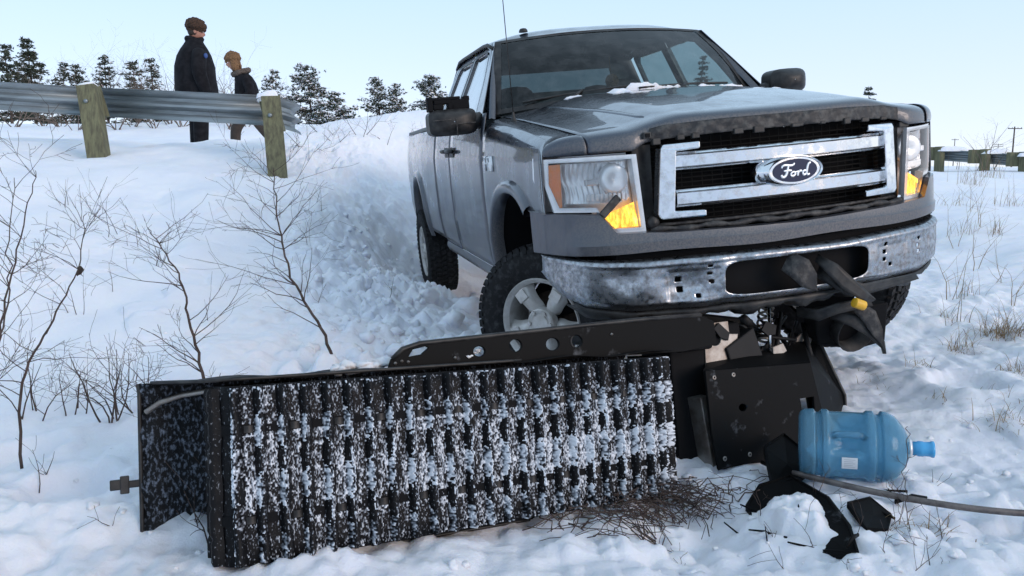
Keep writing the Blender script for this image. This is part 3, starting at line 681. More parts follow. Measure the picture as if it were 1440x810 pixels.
    def frame(outer, inner, name, par, mat=None, off=0):
        # matching corner lists: ring between them
        mb = MB(); n = len(outer)
        mb.add([G(*p, off) for p in outer] + [G(*p, off - .004) for p in inner] + [G(*p, off - .03) for p in inner], [(i, (i + 1) % n, n + (i + 1) % n, n + i) for i in range(n)] + [(n + i, n + (i + 1) % n, 2 * n + (i + 1) % n, 2 * n + i) for i in range(n)])
        return TP(mb, name, mat or paint, par, smooth=False, solid=.004 if s < 0 else -.004)
    out1 = [(-.70, 1.405), (-1.69, 1.405), (-1.69, 1.865), (-1.30, 1.868), (-1.13, 1.85), (-.92, 1.64)]
    in1 = [(-.96, 1.43), (-1.655, 1.43), (-1.655, 1.80), (-1.32, 1.808), (-1.23, 1.79), (-1.08, 1.63)]
    out2 = [(-1.70, 1.405), (-2.39, 1.405), (-2.365, 1.62), (-2.34, 1.80), (-2.28, 1.855), (-1.70, 1.865)]
    in2 = [(-1.745, 1.43), (-2.29, 1.45), (-2.27, 1.62), (-2.25, 1.76), (-2.21, 1.795), (-1.745, 1.80)]
    f1 = frame(out1, in1, 'door_frame', d1); f2 = frame(out2, in2, 'door_frame', d2)
    for inn, dp in ((in1, d1), (in2, d2)):
        mb = MB(); mb.add([G(*p, -.018) for p in inn], [tuple(range(len(inn)))]); TP(mb, 'side_window', M['glass'], dp, smooth=False)
        mb = MB(); cx = sum(p[0] for p in inn) / len(inn); cz = sum(p[1] for p in inn) / len(inn); n = len(inn)
        big = [(cx + (p[0] - cx) * 1.055, cz + (p[1] - cz) * 1.10) for p in inn]
        mb.add([G(*p, .004) for p in big] + [G(*p, .002) for p in inn], [(i, (i + 1) % n, n + (i + 1) % n, n + i) for i in range(n)]); TP(mb, 'window_seal', M['black'], dp, smooth=False)
    # A-pillar
    mb = MB(); a0, a1 = Vector((-.62, s * .895, 1.37)), Vector((-1.15, s * .712, 1.852))
    mb.grid(lambda t, k: a0.lerp(a1, t) + [Vector((-.14, s * .005, -.0)) * (1 - t) + Vector((-.10, -s * .002, -.01)) * t, Vector((-.06, s * .004, .0)), Vector((-.02, -s * .010, .004)), Vector((-.05, -s * .040, -.004))][k] + Vector((0, 0, .022 * math.sin(math.pi * t))), lin(0, 1, 10), range(4)); TP(mb, 'windshield_pillar')

# ---- hood
def hood_crown(x, y):
    a = abs(y) / SEAM_Y; k = interp(x, [-.6, .2, .9], [.085, .100, .076])
    dome = 1 - float(sm(.50, .80, a)); side = (1 - a ** 3)
    return k * (.40 * dome + .60 * side) + .012 * (1 - a * a) * float(sm(.2, -.5, x))
def cowl_x(y): return -.46 - .20 * (abs(y) / SEAM_Y) ** 2.2
def hood_bot(y):
    y = abs(y); return interp(y, [0, .3, .52, .60, .655, .70, .83], [1.198, 1.198, 1.192, 1.178, 1.152, 1.152, 1.152])
def nose_x(y): return Ff(y) - .048 + .036 * float(sm(.57, .67, abs(y)))
def hood_pt(v, b, off=0):
    y = v * SEAM_Y * .996
    if b <= 1:
        xf = Ff(y) - .17 - .02 * (1 - abs(v)); x = cowl_x(y) + (xf - cowl_x(y)) * b; z = seam_z(x) + hood_crown(x, y)
        return Vector((x, y, z + off))
    t = b - 1; xf = Ff(y) - .17 - .02 * (1 - abs(v)); A = Vector((xf, y, seam_z(xf) + hood_crown(xf, y)))
    zb = hood_bot(y); nx = nose_x(y); C_ = Vector((nx, y, zb)); zt = seam_z(nx - .04) + hood_crown(nx - .04, y)
    K1 = Vector((A.x + (nx - A.x) * .92, y, zt + .002)); K2 = Vector((nx + .004, y, zb + (zt - zb) * .92))
    p = A * (1 - t) ** 3 + K1 * 3 * t * (1 - t) ** 2 + K2 * 3 * t * t * (1 - t) + C_ * t ** 3; return p + Vector((off * t, 0, off * (1 - t)))
mb = MB(); mb.grid(lambda v, b: hood_pt(v, b), lin(-1, 1, 81), lin(0, 1, 30) + lin(1.06, 2, 14)); hood = TP(mb, 'hood', solid=-.004)
# exposed bracket strip on the nose where the trim is torn away
mb = MB()
def strip(y, t):
    zb = hood_bot(y); n = float(vnoise(np.array([y * 22]), np.array([t * 3.]), 4.)[0]) * .004 + float(vnoise(np.array([y * 60]), np.array([t * 5.]), 9.)[0]) * .002
    return Vector((nose_x(y) + .016 + n - .006 * t ** 3, y, zb - .004 + .056 * t))
mb.grid(strip, lin(-.575, .60, 150), lin(0, 1, 10)); TP(mb, 'torn_trim_strip', M['trim'], hood, solid=.003)
rng = random.Random(11)
for i in range(13):
    y = -.55 + 1.13 * i / 12 + rng.uniform(-.06, .06); w = rng.uniform(.012, .03); hgt = rng.uniform(.008, .02)
    c = MB(); c.box((Ff(y) - .035, y, hood_bot(y) - .0 - hgt * .3), (.012, w * .8, hgt * .7)); TP(c, 'broken_clip', M['black'], hood, smooth=False, bevel=.004)
c = MB(); c.box((Ff(-.60) - .026, -.592, 1.208), (.010, .017, .014)); TP(c, 'square_clip', M['trim'], hood, smooth=False, bevel=.004)
c = MB(); c.box((Ff(-.60) - .014, -.592, 1.208), (.003, .009, .008)); TP(c, 'clip_socket', M['void'], hood, smooth=False)
# hood crease bead left and right
for s in (-1, 1):
    mb = MB(); mb.tube([hood_pt(s * interp(b, [0, 1], [.72, .64]), b) + Vector((0, 0, -.004)) for b in lin(.02, 1, 16)], [.004] + [.011] * 14 + [.006], 8, flat=2.2, up=(0, 0, 1)); TP(mb, 'hood_crease', parent=hood)
# cowl
mb = MB(); mb.grid(lambda y, k: Vector((cowl_x(y) + [.03, -.05, -.16, -.20][k], y, [1.365, 1.380, 1.385, 1.34][k] + .03 * (1 - (y / .82) ** 2))), lin(-.82, .82, 24), range(4)); TP(mb, 'cowl_panel', M['black'])
# engine bay and body core so nothing shows through
mb = MB(); mb.box((.13, 0, .84), (.62, .455, .24)); TP(mb, 'engine_block', M['void'], smooth=False)
mb = MB(); mb.box((.10, 0, .585), (.60, .30, .03)); mb.box((-2.1, .42, .50), (2.4, .06, .06)); mb.box((-2.1, -.42, .50), (2.4, .06, .06)); TP(mb, 'chassis_frame', M['void'], smooth=False)
mb = MB(); mb.box((-1.45, 0, .55), (.95, .92, .03)); mb.box((-.56, 0, .95), (.02, .90, .40)); mb.box((-2.385, 0, .97), (.012, .90, .43)); TP(mb, 'cab_floor', M['void'], smooth=False)
mb = MB(); mb.box((-3.5, 0, .93), (1.10, .46, .02)); mb.box((-2.41, 0, 1.15), (.012, .88, .24)); TP(mb, 'bed_floor', M['void'], smooth=False)
mb = MB(); mb.box((-4.60, 0, 1.05), (.025, .86, .36)); TP(mb, 'tailgate', smooth=False, bevel=.01)

# ---- windshield, roof, back window
def ws_pt(a, b, off=0):
    B0 = Vector((-.50 - .25 * a * a, .855 * a, 1.425 - .035 * a * a)); B1 = Vector((-1.085 - .075 * a * a, .70 * a, 1.884 - .03 * a * a))
    n = Vector((.60, 0, .80)); return B0.lerp(B1, b) + n * (.03 * math.sin(math.pi * b) + off)
mb = MB(); mb.grid(lambda a, b: ws_pt(a, b), lin(-1, 1, 41), lin(0, 1, 17)); ws = TP(mb, 'windshield', M['ws'])
mb = MB()
for (u0, u1, v0, v1) in ((-1, 1, .955, 1.0), (-1, 1, 0, .05), (-1, -.945, .05, .955), (.945, 1, .05, .955)):
    mb.grid(lambda a, b: ws_pt(a, b, .003), lin(u0, u1, 31 if u1 - u0 > 1 else 4), lin(v0, v1, 3 if u1 - u0 > 1 else 15))
TP(mb, 'windshield_border', M['black'], ws)
mb = MB(); mb.grid(lambda a, b: ws_pt(a, b, -.006), lin(-.95, .95, 31), lin(.80, .955, 4)); TP(mb, 'sun_strip', glass_mat('tint_band', (.09, .10, .13), .04, 1.3), ws)
def roof_pt(x, a):
    e = abs(a); z = 1.935 - .075 * e ** 3.2; z -= .055 * float(sm(-1.32, -1.07, x)) ; z -= .05 * float(sm(-2.2, -2.42, x))
    return Vector((x - .075 * a * a * float(sm(-1.5, -1.08, x)), .725 * a, z))
mb = MB(); mb.grid(roof_pt, lin(-1.075, -2.42, 26), lin(-1, 1, 33)); roof = TP(mb, 'roof', solid=-.004)
mb = MB(); mb.lathe([(0, .03), (.012, .028), (.022, .02), (.026, .001)], 14, Matrix.Translation((-1.30, -.47, 1.925)) @ Matrix.Rotation(R(-90), 4, 'Y')); TP(mb, 'roof_marker_lamp', M['black'], roof)
for s in (-1, 1):
    mb = MB(); mb.tube([(x, s * .725, roof_pt(x, 1).z) for x in lin(-1.12, -2.38, 10)], .012, 6); TP(mb, 'drip_rail', M['black'], roof)
def back_ring(y, z): return Vector((-2.40 + .02 * (z - 1.4), y, z))
mb = MB(); outr = [(-.90, 1.40), (.90, 1.40), (.70, 1.88), (-.70, 1.88)]; innr = [(-.58, 1.60), (.58, 1.60), (.53, 1.75), (-.53, 1.75)]
mb.add([back_ring(*p) for p in outr] + [back_ring(*p) for p in innr], [(i, (i + 1) % 4, 4 + (i + 1) % 4, 4 + i) for i in range(4)]); back = TP(mb, 'cab_back', smooth=False, solid=.004)
mb = MB(); mb.add([back_ring(*p) for p in innr], [(0, 1, 2, 3)]); TP(mb, 'back_window', glass_mat('privacy_glass', (.12, .15, .16), .03, 1.5, .1), back, smooth=False)
# interior
mb = MB(); mb.grid(lambda y, k: Vector(([-.60, -.95, -1.02, -1.0][k], y, [1.36, 1.33, 1.22, .8][k])), lin(-.86, .86, 8), range(4)); TP(mb, 'dashboard', M['interior'])
mb = MB(); mb.grid(lambda a, b: Vector((-1.15 - 1.2 * b, .68 * a, 1.865 - .01 * a * a)), lin(-1, 1, 5), lin(0, 1, 5)); TP(mb, 'headliner', M['interior'])
for yy, xx in ((-.42, -1.75), (.42, -1.75), (-.40, -2.25), (.40, -2.25)):
    mb = MB(); mb.grid(lambda th, z: Vector((xx - .12 * (z - .8) + .085 * math.sin(th), yy + (.25 - .04 * max(0, z - 1.2)) * math.copysign(abs(math.cos(th)) ** .5, math.cos(th)), z)), lin(0, 2 * math.pi, 21)[:-1], lin(.75, 1.40, 8), closed_u=True)
    mb.box((xx + .25, yy, .80), (.26, .25, .09)); st = TP(mb, 'seat', M['seat'], bevel=.02)
    mb = MB(); mb.grid(lambda th, t: Vector((xx - .09 + .06 * math.cos(th) * math.sin(t), yy + .15 * math.copysign(abs(math.sin(th)) ** .7, math.sin(th)) * math.sin(t) ** .5, 1.50 - .12 * math.cos(t))), lin(0, 2 * math.pi, 17)[:-1], lin(.02, math.pi - .02, 9), closed_u=True); TP(mb, 'headrest', M['seat'], st)
mb = MB(); cw = Vector((-1.05, .42, 1.28)); ax = Vector((-.82, 0, .57)); e1 = Vector((0, 1, 0)); e2 = ax.cross(e1).normalized()
mb.tube([cw + (e1 * math.cos(t) + e2 * math.sin(t)) * .19 for t in lin(0, 2 * math.pi, 29)], .016, 7, cap=False); mb.tube([cw - e1 * .18, cw, cw + e1 * .18], .02, 6); mb.tube([cw, cw + Vector((.25, 0, -.2))], .03, 6); TP(mb, 'steering_wheel', M['interior'])
mb = MB(); mb.box((-1.10, .0, 1.755), (.015, .13, .035)); mb.tube([(-1.10, 0, 1.78), (-1.05, 0, 1.86)], .01, 6); TP(mb, 'rear_view_mirror', M['interior'], bevel=.01)
mb = MB(); mb.tube([(-1.09, .03, 1.72), (-1.09, .035, 1.60)], .004, 5); mb.lathe([(0, .001), (.01, .045), (.02, .045), (.03, .001)], 14, Matrix.Translation((-1.09, .035, 1.56))); TP(mb, 'hanging_charm', M['fur2'])
mb = MB()
for i in range(9):
    y0 = .28 + .05 * i; mb.tube([(-.72 - .03 * (i % 3), y0, 1.395), (-.80, y0 + .03, 1.42 + .03 * (i % 2)), (-.88, y0 + .05, 1.385)], .006, 5)
TP(mb, 'dash_papers', simple('pale_paper', (.45, .50, .48), .8))
# wipers
for (y0, y1) in ((-.66, -.02), (-.02, .62)):
    a = ws_pt(y0 / .82, .055, .022); b_ = ws_pt(y1 / .82, .10, .016); mb = MB()
    mb.tube([a.lerp(b_, t) + Vector((0, 0, .008 * math.sin(math.pi * t))) for t in lin(0, 1, 8)], .007, 6)
    mb.tube([ws_pt(y0 / .82 + .3, .0, .03), a.lerp(b_, .52) + Vector((.005, 0, .02))], [.012, .007], 6); TP(mb, 'wiper', M['black'], ws)
# antenna
mb = MB(); ab = Vector((-.292, -.845, 1.325)); mb.lathe([(0, .024), (.012, .02), (.03, .010), (.06, .006)], 12, Matrix.Translation(ab) @ Matrix.Rotation(R(-90), 4, 'Y')); mb.tube([ab + Vector((0, 0, .05)), ab + Vector((-.02, 0, .9))], [.0028, .0022], 6); TP(mb, 'antenna', M['black'])

# ---- mirrors: the passenger one has lost its cap and glass, the driver one is whole
mb = MB(); mx = -.70
mb.grid(lambda a, t: Vector((mx + .075 * math.cos(a) * t - .02, -1.105 + .135 * math.copysign(abs(math.sin(a)) ** .35, math.sin(a)) * t, 1.395 + .085 * math.copysign(abs(math.cos(a * 1.0 + .0)) ** .35, math.cos(a)) * t)) if False else Vector((mx + .06 * (1 - t ** 3), -1.10 + .14 * t * math.copysign(abs(math.sin(a)) ** .4, math.sin(a)), 1.372 + .075 * t * math.copysign(abs(math.cos(a)) ** .4, math.cos(a)))), lin(0, 2 * math.pi, 25)[:-1], lin(.03, 1, 6), closed_u=True)
mb.grid(lambda a, t: Vector((mx - .13 * t, -1.10 + .14 * math.copysign(abs(math.sin(a)) ** .4, math.sin(a)), 1.372 + .075 * math.copysign(abs(math.cos(a)) ** .4, math.cos(a)))), lin(0, 2 * math.pi, 25)[:-1], lin(0, 1, 3), closed_u=True)
mp = TP(mb, 'passenger_mirror', M['black'], split=50); mp['label'] = 'broken black mirror housing with its cap torn off'
mb = MB()
for (y, z, hy, hz) in ((-1.222, 1.478, .016, .040), (-1.05, 1.470, .055, .028), (-1.13, 1.506, .085, .009), (-1.10, 1.462, .02, .018), (-1.175, 1.462, .03, .016), (-1.01, 1.500, .018, .014), (-1.15, 1.488, .05, .012)):
    mb.box((mx - .03, y, z), (.035, hy, hz))
TP(mb, 'mirror_skeleton', M['void'], mp, smooth=False, bevel=.006)
for (y, z, hy, hz) in ((-1.17, 1.385, .05, .002), (-1.05, 1.36, .07, .002), (-1.09, 1.34, .002, .05)):
    mb = MB(); mb.box((mx + .058, y, z), (.006, hy, hz)); TP(mb, 'mirror_rib', M['trim'], mp, smooth=False)
mb = MB(); mb.tube([(-.74, -.93, 1.37), (-.73, -1.0, 1.37)], [.05, .04], 8); TP(mb, 'mirror_arm', M['black'], mp)
mb = MB(); mb.grid(lambda a, t: Vector((-.66 + .08 * (1 - t ** 2.5), 1.05 + .125 * t * math.copysign(abs(math.sin(a)) ** .55, math.sin(a)), 1.455 + .075 * t * math.copysign(abs(math.cos(a)) ** .55, math.cos(a)))), lin(0, 2 * math.pi, 25)[:-1], lin(.03, 1, 8), closed_u=True)
mb.grid(lambda a, t: Vector((-.66 - .11 * t, 1.05 + .125 * math.copysign(abs(math.sin(a)) ** .55, math.sin(a)), 1.455 + .075 * math.copysign(abs(math.cos(a)) ** .55, math.cos(a)))), lin(0, 2 * math.pi, 25)[:-1], lin(0, 1, 3), closed_u=True)
md = TP(mb, 'driver_mirror', M['black']); mb = MB(); mb.tube([(-.72, .90, 1.40), (-.71, .97, 1.43)], [.05, .04], 8); TP(mb, 'mirror_arm', M['black'], md)

# ---- headlamps
def onF(y, z, off=0): return Vector((Ff(y) + off, y, z))
def sheet(mb, poly, off, s, n=26, zoff=0):
    # fill a simple polygon in (|y|, z) by vertical strips, on the curved nose surface
    ys = sorted(set([p[0] for p in poly] + lin(min(p[0] for p in poly), max(p[0] for p in poly), n)))
    rows = []
    for y in ys:
        zs = []
        for (a, b) in zip(poly, poly[1:] + poly[:1]):
            if min(a[0], b[0]) - 1e-9 <= y <= max(a[0], b[0]) + 1e-9 and abs(a[0] - b[0]) > 1e-9:
                zs.append(a[1] + (b[1] - a[1]) * (y - a[0]) / (b[0] - a[0]))
        if len(zs) < 2:
            zs = [p[1] for p in poly if abs(p[0] - y) < 1e-6]
        rows.append((y, min(zs), max(zs)))
    def fn(i, t):
        y, z0, z1 = rows[int(i)]; o = off(y, t) if callable(off) else off
        return Vector((Ff(y) + o, s * y, z0 + (z1 - z0) * t))
    return mb.grid(fn, range(len(rows)), lin(0, 1, 9))
HL = [(.964, 1.140), (.650, 1.134), (.628, .826), (.742, .828), (.800, .918), (.938, .923), (.968, 1.05)]
def rim(poly, w):
    # inset polygon towards its centre
    cx = sum(p[0] for p in poly) / len(poly); cz = sum(p[1] for p in poly) / len(poly) + .03
    return [(cx + (a - cx) * (1 - w / abs(a - cx + 1e-6) * (abs(a - cx) > w)), cz + (b - cz) * (1 - w / abs(b - cz + 1e-6) * (abs(b - cz) > w))) for a, b in poly]
def ringpart(outer, inner, o0, o1, s, name, mat, par):
    mb = MB(); n = len(outer); K = 8
    rows = []
    for lst, off in ((outer, o0), (outer, o1), (inner, o1), (inner, o0 - .03)):
        r_ = []
        for (a, b) in zip(lst, lst[1:] + lst[:1]):
            for k in range(K): t = k / K; y = a[0] + (b[0] - a[0]) * t; r_.append(Vector((Ff(y) + off, s * y, a[1] + (b[1] - a[1]) * t)))
        rows.append(r_)
    mb.grid(lambda i, j: rows[int(i)][int(j)], range(4), range(n * K), closed_v=True); return TP(mb, name, mat, par, split=30)
for s in (-1, 1):
    mb = MB(); sheet(mb, [(a + (.012 if a > .8 else -.012), b + (.010 if b > 1 else -.010)) for a, b in HL], -.135, s); hl = TP(mb, 'headlamp', M['reflector'])
    ringpart([(a + (.006 if a > .8 else -.006), b + (.004 if b > 1 else -.006)) for a, b in HL], rim(HL, .013), -.03, -.008, s, 'lamp_bezel', M['white_pl'], hl)
    # reflector bowl with vertical flutes
    RB = [(.905, 1.118), (.672, 1.112), (.660, .955), (.70, .945), (.905, .948)]
    mb = MB()
    def flute(y, t):
        c = ((y - .78) / .13) ** 2 + ((t - .5) / .5) ** 2; return -.062 - .035 * max(0, 1 - c) + .0055 * math.sin(y * 310 + 3 * math.sin(t * 6)) + .002 * math.sin(t * 50)
    sheet(mb, RB, flute, s, 70); TP(mb, 'reflector', M['reflector'], hl)
    mb = MB(); mb.lathe([(-.05, .060), (-.02, .066), (0, .058), (.004, .05), (-.01, .001)], 24, Matrix.Translation((Ff(.715) - .045, s * .715, 1.045))); TP(mb, 'projector_lens', M['reflector'], hl)
    mb = MB(); mb.box((Ff(.80) - .05, s * .80, 1.035), (.012, .030, .013)); TP(mb, 'bulb_shield', M['white_pl'], hl, smooth=False, bevel=.004)
    for k in range(9):
        y = .690 + .016 * k; mb = MB(); mb.box((Ff(y) - .045, s * y, .972), (.006, .0055, .013)); TP(mb, 'led_facet', M['reflector'], hl, smooth=False)
    mb = MB(); sheet(mb, [(.958, 1.118), (.912, 1.120), (.915, .938), (.936, .936), (.960, 1.05)], -.012, s, 8); TP(mb, 'amber_side_marker', M['amber'], hl)
    TS = [(.752, .905), (.655, .945), (.645, .842), (.735, .842), (.775, .895)]
    mb = MB(); sheet(mb, TS, lambda y, t: -.03 + .003 * math.sin(y * 420), s, 40); ts = TP(mb, 'turn_signal', M['lit'], hl); ts['label'] = 'glowing amber turn signal'
    mb = MB(); sheet(mb, rim(HL, .004), -.002, s, 40); TP(mb, 'lamp_lens', M['lens'], hl)
    if s < 0:
        mb = MB(); Mb = Matrix.Translation((Ff(.76) + .012, -.757, .935)) @ Matrix.Rotation(R(42), 4, 'X'); mb.box((0, 0, 0), (.008, .052, .016), Mb); ch = TP(mb, 'loose_bracket', M['trim'], hl, smooth=False, bevel=.003)
# black surround between lamps and grille, and the grille shell
for s in (-1, 1):
    mb = MB(); mb.grid(lambda y, z: Vector((Ff(y) - .065 - .03 * float(sm(.63, .57, y)), s * y, z)), lin(.555, .640, 6), lin(.80, 1.17, 6)); TP(mb, 'grille_surround', M['black'])
mb = MB(); mb.grid(lambda y, z: Vector((Ff(y) - .15, y, z)), lin(-.60, .60, 13), lin(.77, 1.19, 5))
mb.grid(lambda y, t: Vector((Ff(y) - .15 + .11 * t, y, .80 + .01 * t)), lin(-.62, .62, 13), lin(0, 1, 3)); mb.grid(lambda y, t: Vector((Ff(y) - .16 + .10 * t, y, hood_bot(y) + .004)), lin(-.6, .6, 13), lin(0, 1, 3)); gshell = TP(mb, 'grille_shell', M['void'])
for k in range(17):
    mb = MB(); z = .845 + .0195 * k; mb.tube([(Ff(y) - .105, y, z) for y in lin(-.58, .58, 15)], .0035, 5, cap=False); TP(mb, 'grille_slat', M['grid'], gshell)
for k in range(27):
    y = -.56 + 1.12 * k / 26; mb = MB(); mb.tube([(Ff(y) - .108, y, .83), (Ff(y) - .108, y, 1.185)], .003, 4, cap=False); TP(mb, 'grille_rib', M['grid'], gshell)
mb = MB(); mb.tube([(Ff(y) - .02 + .004 * math.sin(y * 40), y, .822 + .004 * math.sin(y * 31)) for y in lin(-.60, .62, 40)], [.012 + .004 * math.sin(k * 1.7) for k in range(40)], 7); mb.tube([(Ff(y) - .05, y, .838) for y in lin(-.58, .60, 20)], .008, 6); TP(mb, 'broken_grille_frame', M['trim'])
mb = MB(); mb.lathe([(0, .026), (.02, .026), (.025, .018), (.03, .001)], 14, Matrix.Translation((Ff(.59) - .03, -.59, .852))); TP(mb, 'dark_grommet', M['black'])
def gbar(y0, y1, zc, hh, name):
    prof = [(-.045, -hh), (-.004, -hh), (.004, -hh * .80), (.006, -hh * .70), (.011, -hh * .60), (.012, hh * .60), (.006, hh * .70), (.004, hh * .80), (-.004, hh), (-.045, hh)]
    mb = MB(); mb.grid(lambda y, k: Vector((Ff(y) - .035 + prof[k][0], y, zc + prof[k][1])), lin(y0, y1, 30), range(len(prof)))
    for y in (y0, y1): mb.add([Vector((Ff(y) - .035 + a, y, zc + b)) for a, b in prof], [tuple(range(len(prof)))])
    o = TP(mb, name, M['chrome'], gshell, split=40)
    mb = MB()
    for dz in (-hh * .72, hh * .72): mb.grid(lambda y, k: Vector((Ff(y) - .035 + .0072, y, zc + dz + [-.0015, .0015][k])), lin(y0 + .005, y1 - .005, 30), range(2))
    TP(mb, 'bar_groove', M['black'], o)
gbar(-.500, .500, 1.093, .036, 'grille_bar'); gbar(-.487, .518, .941, .036, 'grille_bar')
for s in (-1, 1):
    yo, yi = .572, .520
    poly = [(yo - .010, 1.166), (yo, 1.150), (yo + .022, .878), (yo + .008, .862), (.400, .862), (.400, .888), (yi + .006, .893), (yi - .010, 1.134), (.415, 1.140), (.415, 1.168)]
    poly = [(a - .022, b) for a, b in poly]
    n = len(poly); mb = MB(); fr = [Vector((Ff(a) - .005, s * a, b)) for a, b in poly]; fr2 = [Vector((Ff(a) - .055, s * (a), b)) for a, b in poly]
    mb.add(fr + fr2, [tuple(range(n))] + [(i, (i + 1) % n, n + (i + 1) % n, n + i) for i in range(n)]); TP(mb, 'grille_bracket', M['chrome'], gshell, smooth=False, bevel=.006)
# emblem
mb = MB(); ex = Ff(0) + .005; ez = 1.013
def oval(r, x, a, k): return Vector((x, .128 * r * math.cos(a) + (-.012 if k else 0), ez + .059 * r * math.sin(a)))
prof = [(1.10, -.05, 1), (1.08, -.01, 1), (1.02, .004, 0), (.99, .010, 0), (.93, .006, 0)]
mb.grid(lambda i, a: oval(prof[int(i)][0], ex + prof[int(i)][1], a, prof[int(i)][2]), range(5), lin(0, 2 * math.pi, 49)[:-1], closed_v=True)
mb.add([oval(.95, ex + .003, a, 0) for a in lin(0, 2 * math.pi, 49)[:-1]], [tuple(range(48))]); em = TP(mb, 'oval_emblem', M['chrome'], gshell, split=60)
mb = MB(); mb.add([oval(.80, ex + .0065, a, 0) for a in lin(0, 2 * math.pi, 49)[:-1]] + [oval(.80, ex + .001, a, 0) for a in lin(0, 2 * math.pi, 49)[:-1]], [tuple(range(48))] + [(i, (i + 1) % 48, 48 + (i + 1) % 48, 48 + i) for i in range(48)]); TP(mb, 'emblem_field', M['blue'], em, smooth=False)
mb = MB(); mb.lathe([(0, .050), (.025, .048), (.045, .034), (.052, .001)], 20, Matrix.Translation((ex - .050, -.116, ez)) @ Matrix.Diagonal((1, 1, .9, 1))); TP(mb, 'emblem_mount', M['chrome'], em)
def strokes(mb, sets, to3, r):
    for pts, w in sets:
        # smooth the polyline
        P = [Vector((*p, 0)) for p in pts]
        for _ in range(2):
            Q = [P[0]]
            for a, b in zip(P[:-1], P[1:]): Q += [a.lerp(b, .25), a.lerp(b, .75)]
            P = Q + [P[-1]]
        mb.tube([to3(p.x, p.y) for p in P], [r * w * (.75 + .25 * math.sin(math.pi * i / (len(P) - 1))) for i in range(len(P))], 6, flat=.5, up=(0, .3, 1))
script = [([(-.98, .30), (-.93, .50), (-.70, .56), (-.40, .46), (-.18, .50), (-.10, .66)], 1), ([(-.52, .48), (-.58, .10), (-.66, -.30), (-.82, -.52), (-1.0, -.46), (-.98, -.28)], 1.2), ([(-.84, .02), (-.55, .06), (-.30, .02)], .9),
 ([(-.18, -.10), (-.34, -.20), (-.36, -.42), (-.22, -.50), (-.06, -.36), (-.08, -.14), (-.20, -.10)], 1), ([(-.08, -.16), (.04, -.14), (.12, -.06)], .7), ([(.14, -.04), (.12, -.30), (.10, -.50)], 1.1), ([(.12, -.28), (.22, -.10), (.34, -.06), (.38, -.16)], 1),
 ([(.70, -.12), (.54, -.06), (.44, -.26), (.50, -.48), (.66, -.42), (.74, -.20)], 1), ([(1.0, .58), (.84, .50), (.76, .10), (.70, -.34), (.78, -.50), (.92, -.42)], 1.1)]
mb = MB(); strokes(mb, script, lambda a, b: Vector((ex + .0075, a * .068 + .003, ez + b * .046 + .0)), .0054); TP(mb, 'emblem_script', M['white'], em)
# fender badge F-150
mb = MB()
for s in (-1,):
    bx = -.33; L = [([(0, 0), (0, 1)], 1), ([(0, 1), (.62, 1)], 1), ([(0, .52), (.5, .52)], 1), ([(.95, .75), (1.15, 1), (1.15, 0)], 1), ([(2.1, 1), (1.6, 1), (1.58, .58), (2.0, .58), (2.1, .3), (1.95, 0), (1.55, 0)], 1), ([(2.55, 1), (2.95, 1), (3.0, .5), (2.95, 0), (2.55, 0), (2.5, .5), (2.55, 1)], 1)]
    for pts, w in L: mb.tube([(bx - .17 + a * .058, -wS(bx, 1.12) - .006, 1.085 + b * .075) for a, b in pts], .009, 6, flat=.6, up=(1, 0, 0))
TP(mb, 'fender_badge', M['white'])

# ---- body-coloured valance strip above the bumper
def Fv(y):
    y = abs(y); base = Ff(min(y, .90)) + .034
    return base if y <= .90 else base - 1.5 * (y - .90) - 9 * (y - .90) ** 2
VT = ([0, .55, .625, .635, .742, .80, .945, 1.0], [.805, .815, .822, .822, .824, .905, .915, .92])
mb = MB()
def val(y, k):
    ay = abs(y); zt = interp(ay, *VT); zb = .738 + .004 * math.sin(9 * y); zm = zb + .040
    z = [zt, zt - .003, zm + .012, zm, zb, zb - .004][k]; o = [-.045, -.006, .0, .010, .006, -.05][k]
    if ay > .93: o = min(o, .004)
    return Vector((Fv(y) + o, y, z))
ysv = sorted(set(lin(-1.005, 1.005, 81) + [-.742, .742, -.80, .80, -.62, .62])); mb.grid(val, ysv, range(6)); valance = TP(mb, 'bumper_valance', split=32)
for s in (-1, 1):
    mb = MB(); mb.grid(lambda x, z: Vector((x, s * (1.006 - .02 * float(sm(.60, .46, x))), z)), lin(Fv(1.005) + .002, .50, 5), lin(.735, .92, 5)); TP(mb, 'valance_corner', parent=valance)

# ---- chrome bumper, dented, with its centre opening and bolt holes
def Bx(y):
    y = abs(y); b = Ff(min(y, .86)) + .055
    return b if y <= .86 else b - 1.15 * (y - .86) - 11 * (y - .86) ** 2
def b_dent(y, z):
    d = .030 * math.exp(-((y + .50) / .10) ** 2 - ((z - .60) / .07) ** 2) + .018 * math.exp(-((y + .74) / .05) ** 2 - ((z - .64) / .05) ** 2) + .015 * math.exp(-((y + .30) / .05) ** 2 - ((z - .69) / .03) ** 2)
    n = float(fbm(np.array([y * 9.]), np.array([z * 12.]), 2.2, 3)[0]); k = .0045 * math.exp(-((y + .42) / .30) ** 2) + .0010
    return -d + n * k
ZT = lambda y: .708 + .012 * float(sm(.7, 1.0, abs(y))) + (-.006 * math.exp(-((y - .2) / .2) ** 2))
def ZB(y): return interp(abs(y), [0, .33, .42, .70, .86, .92, .95, .975], [.492, .492, .487, .490, .510, .545, .585, .645])
ysb = lin(-.975, .975, 301); tb = lin(0, 1, 41)
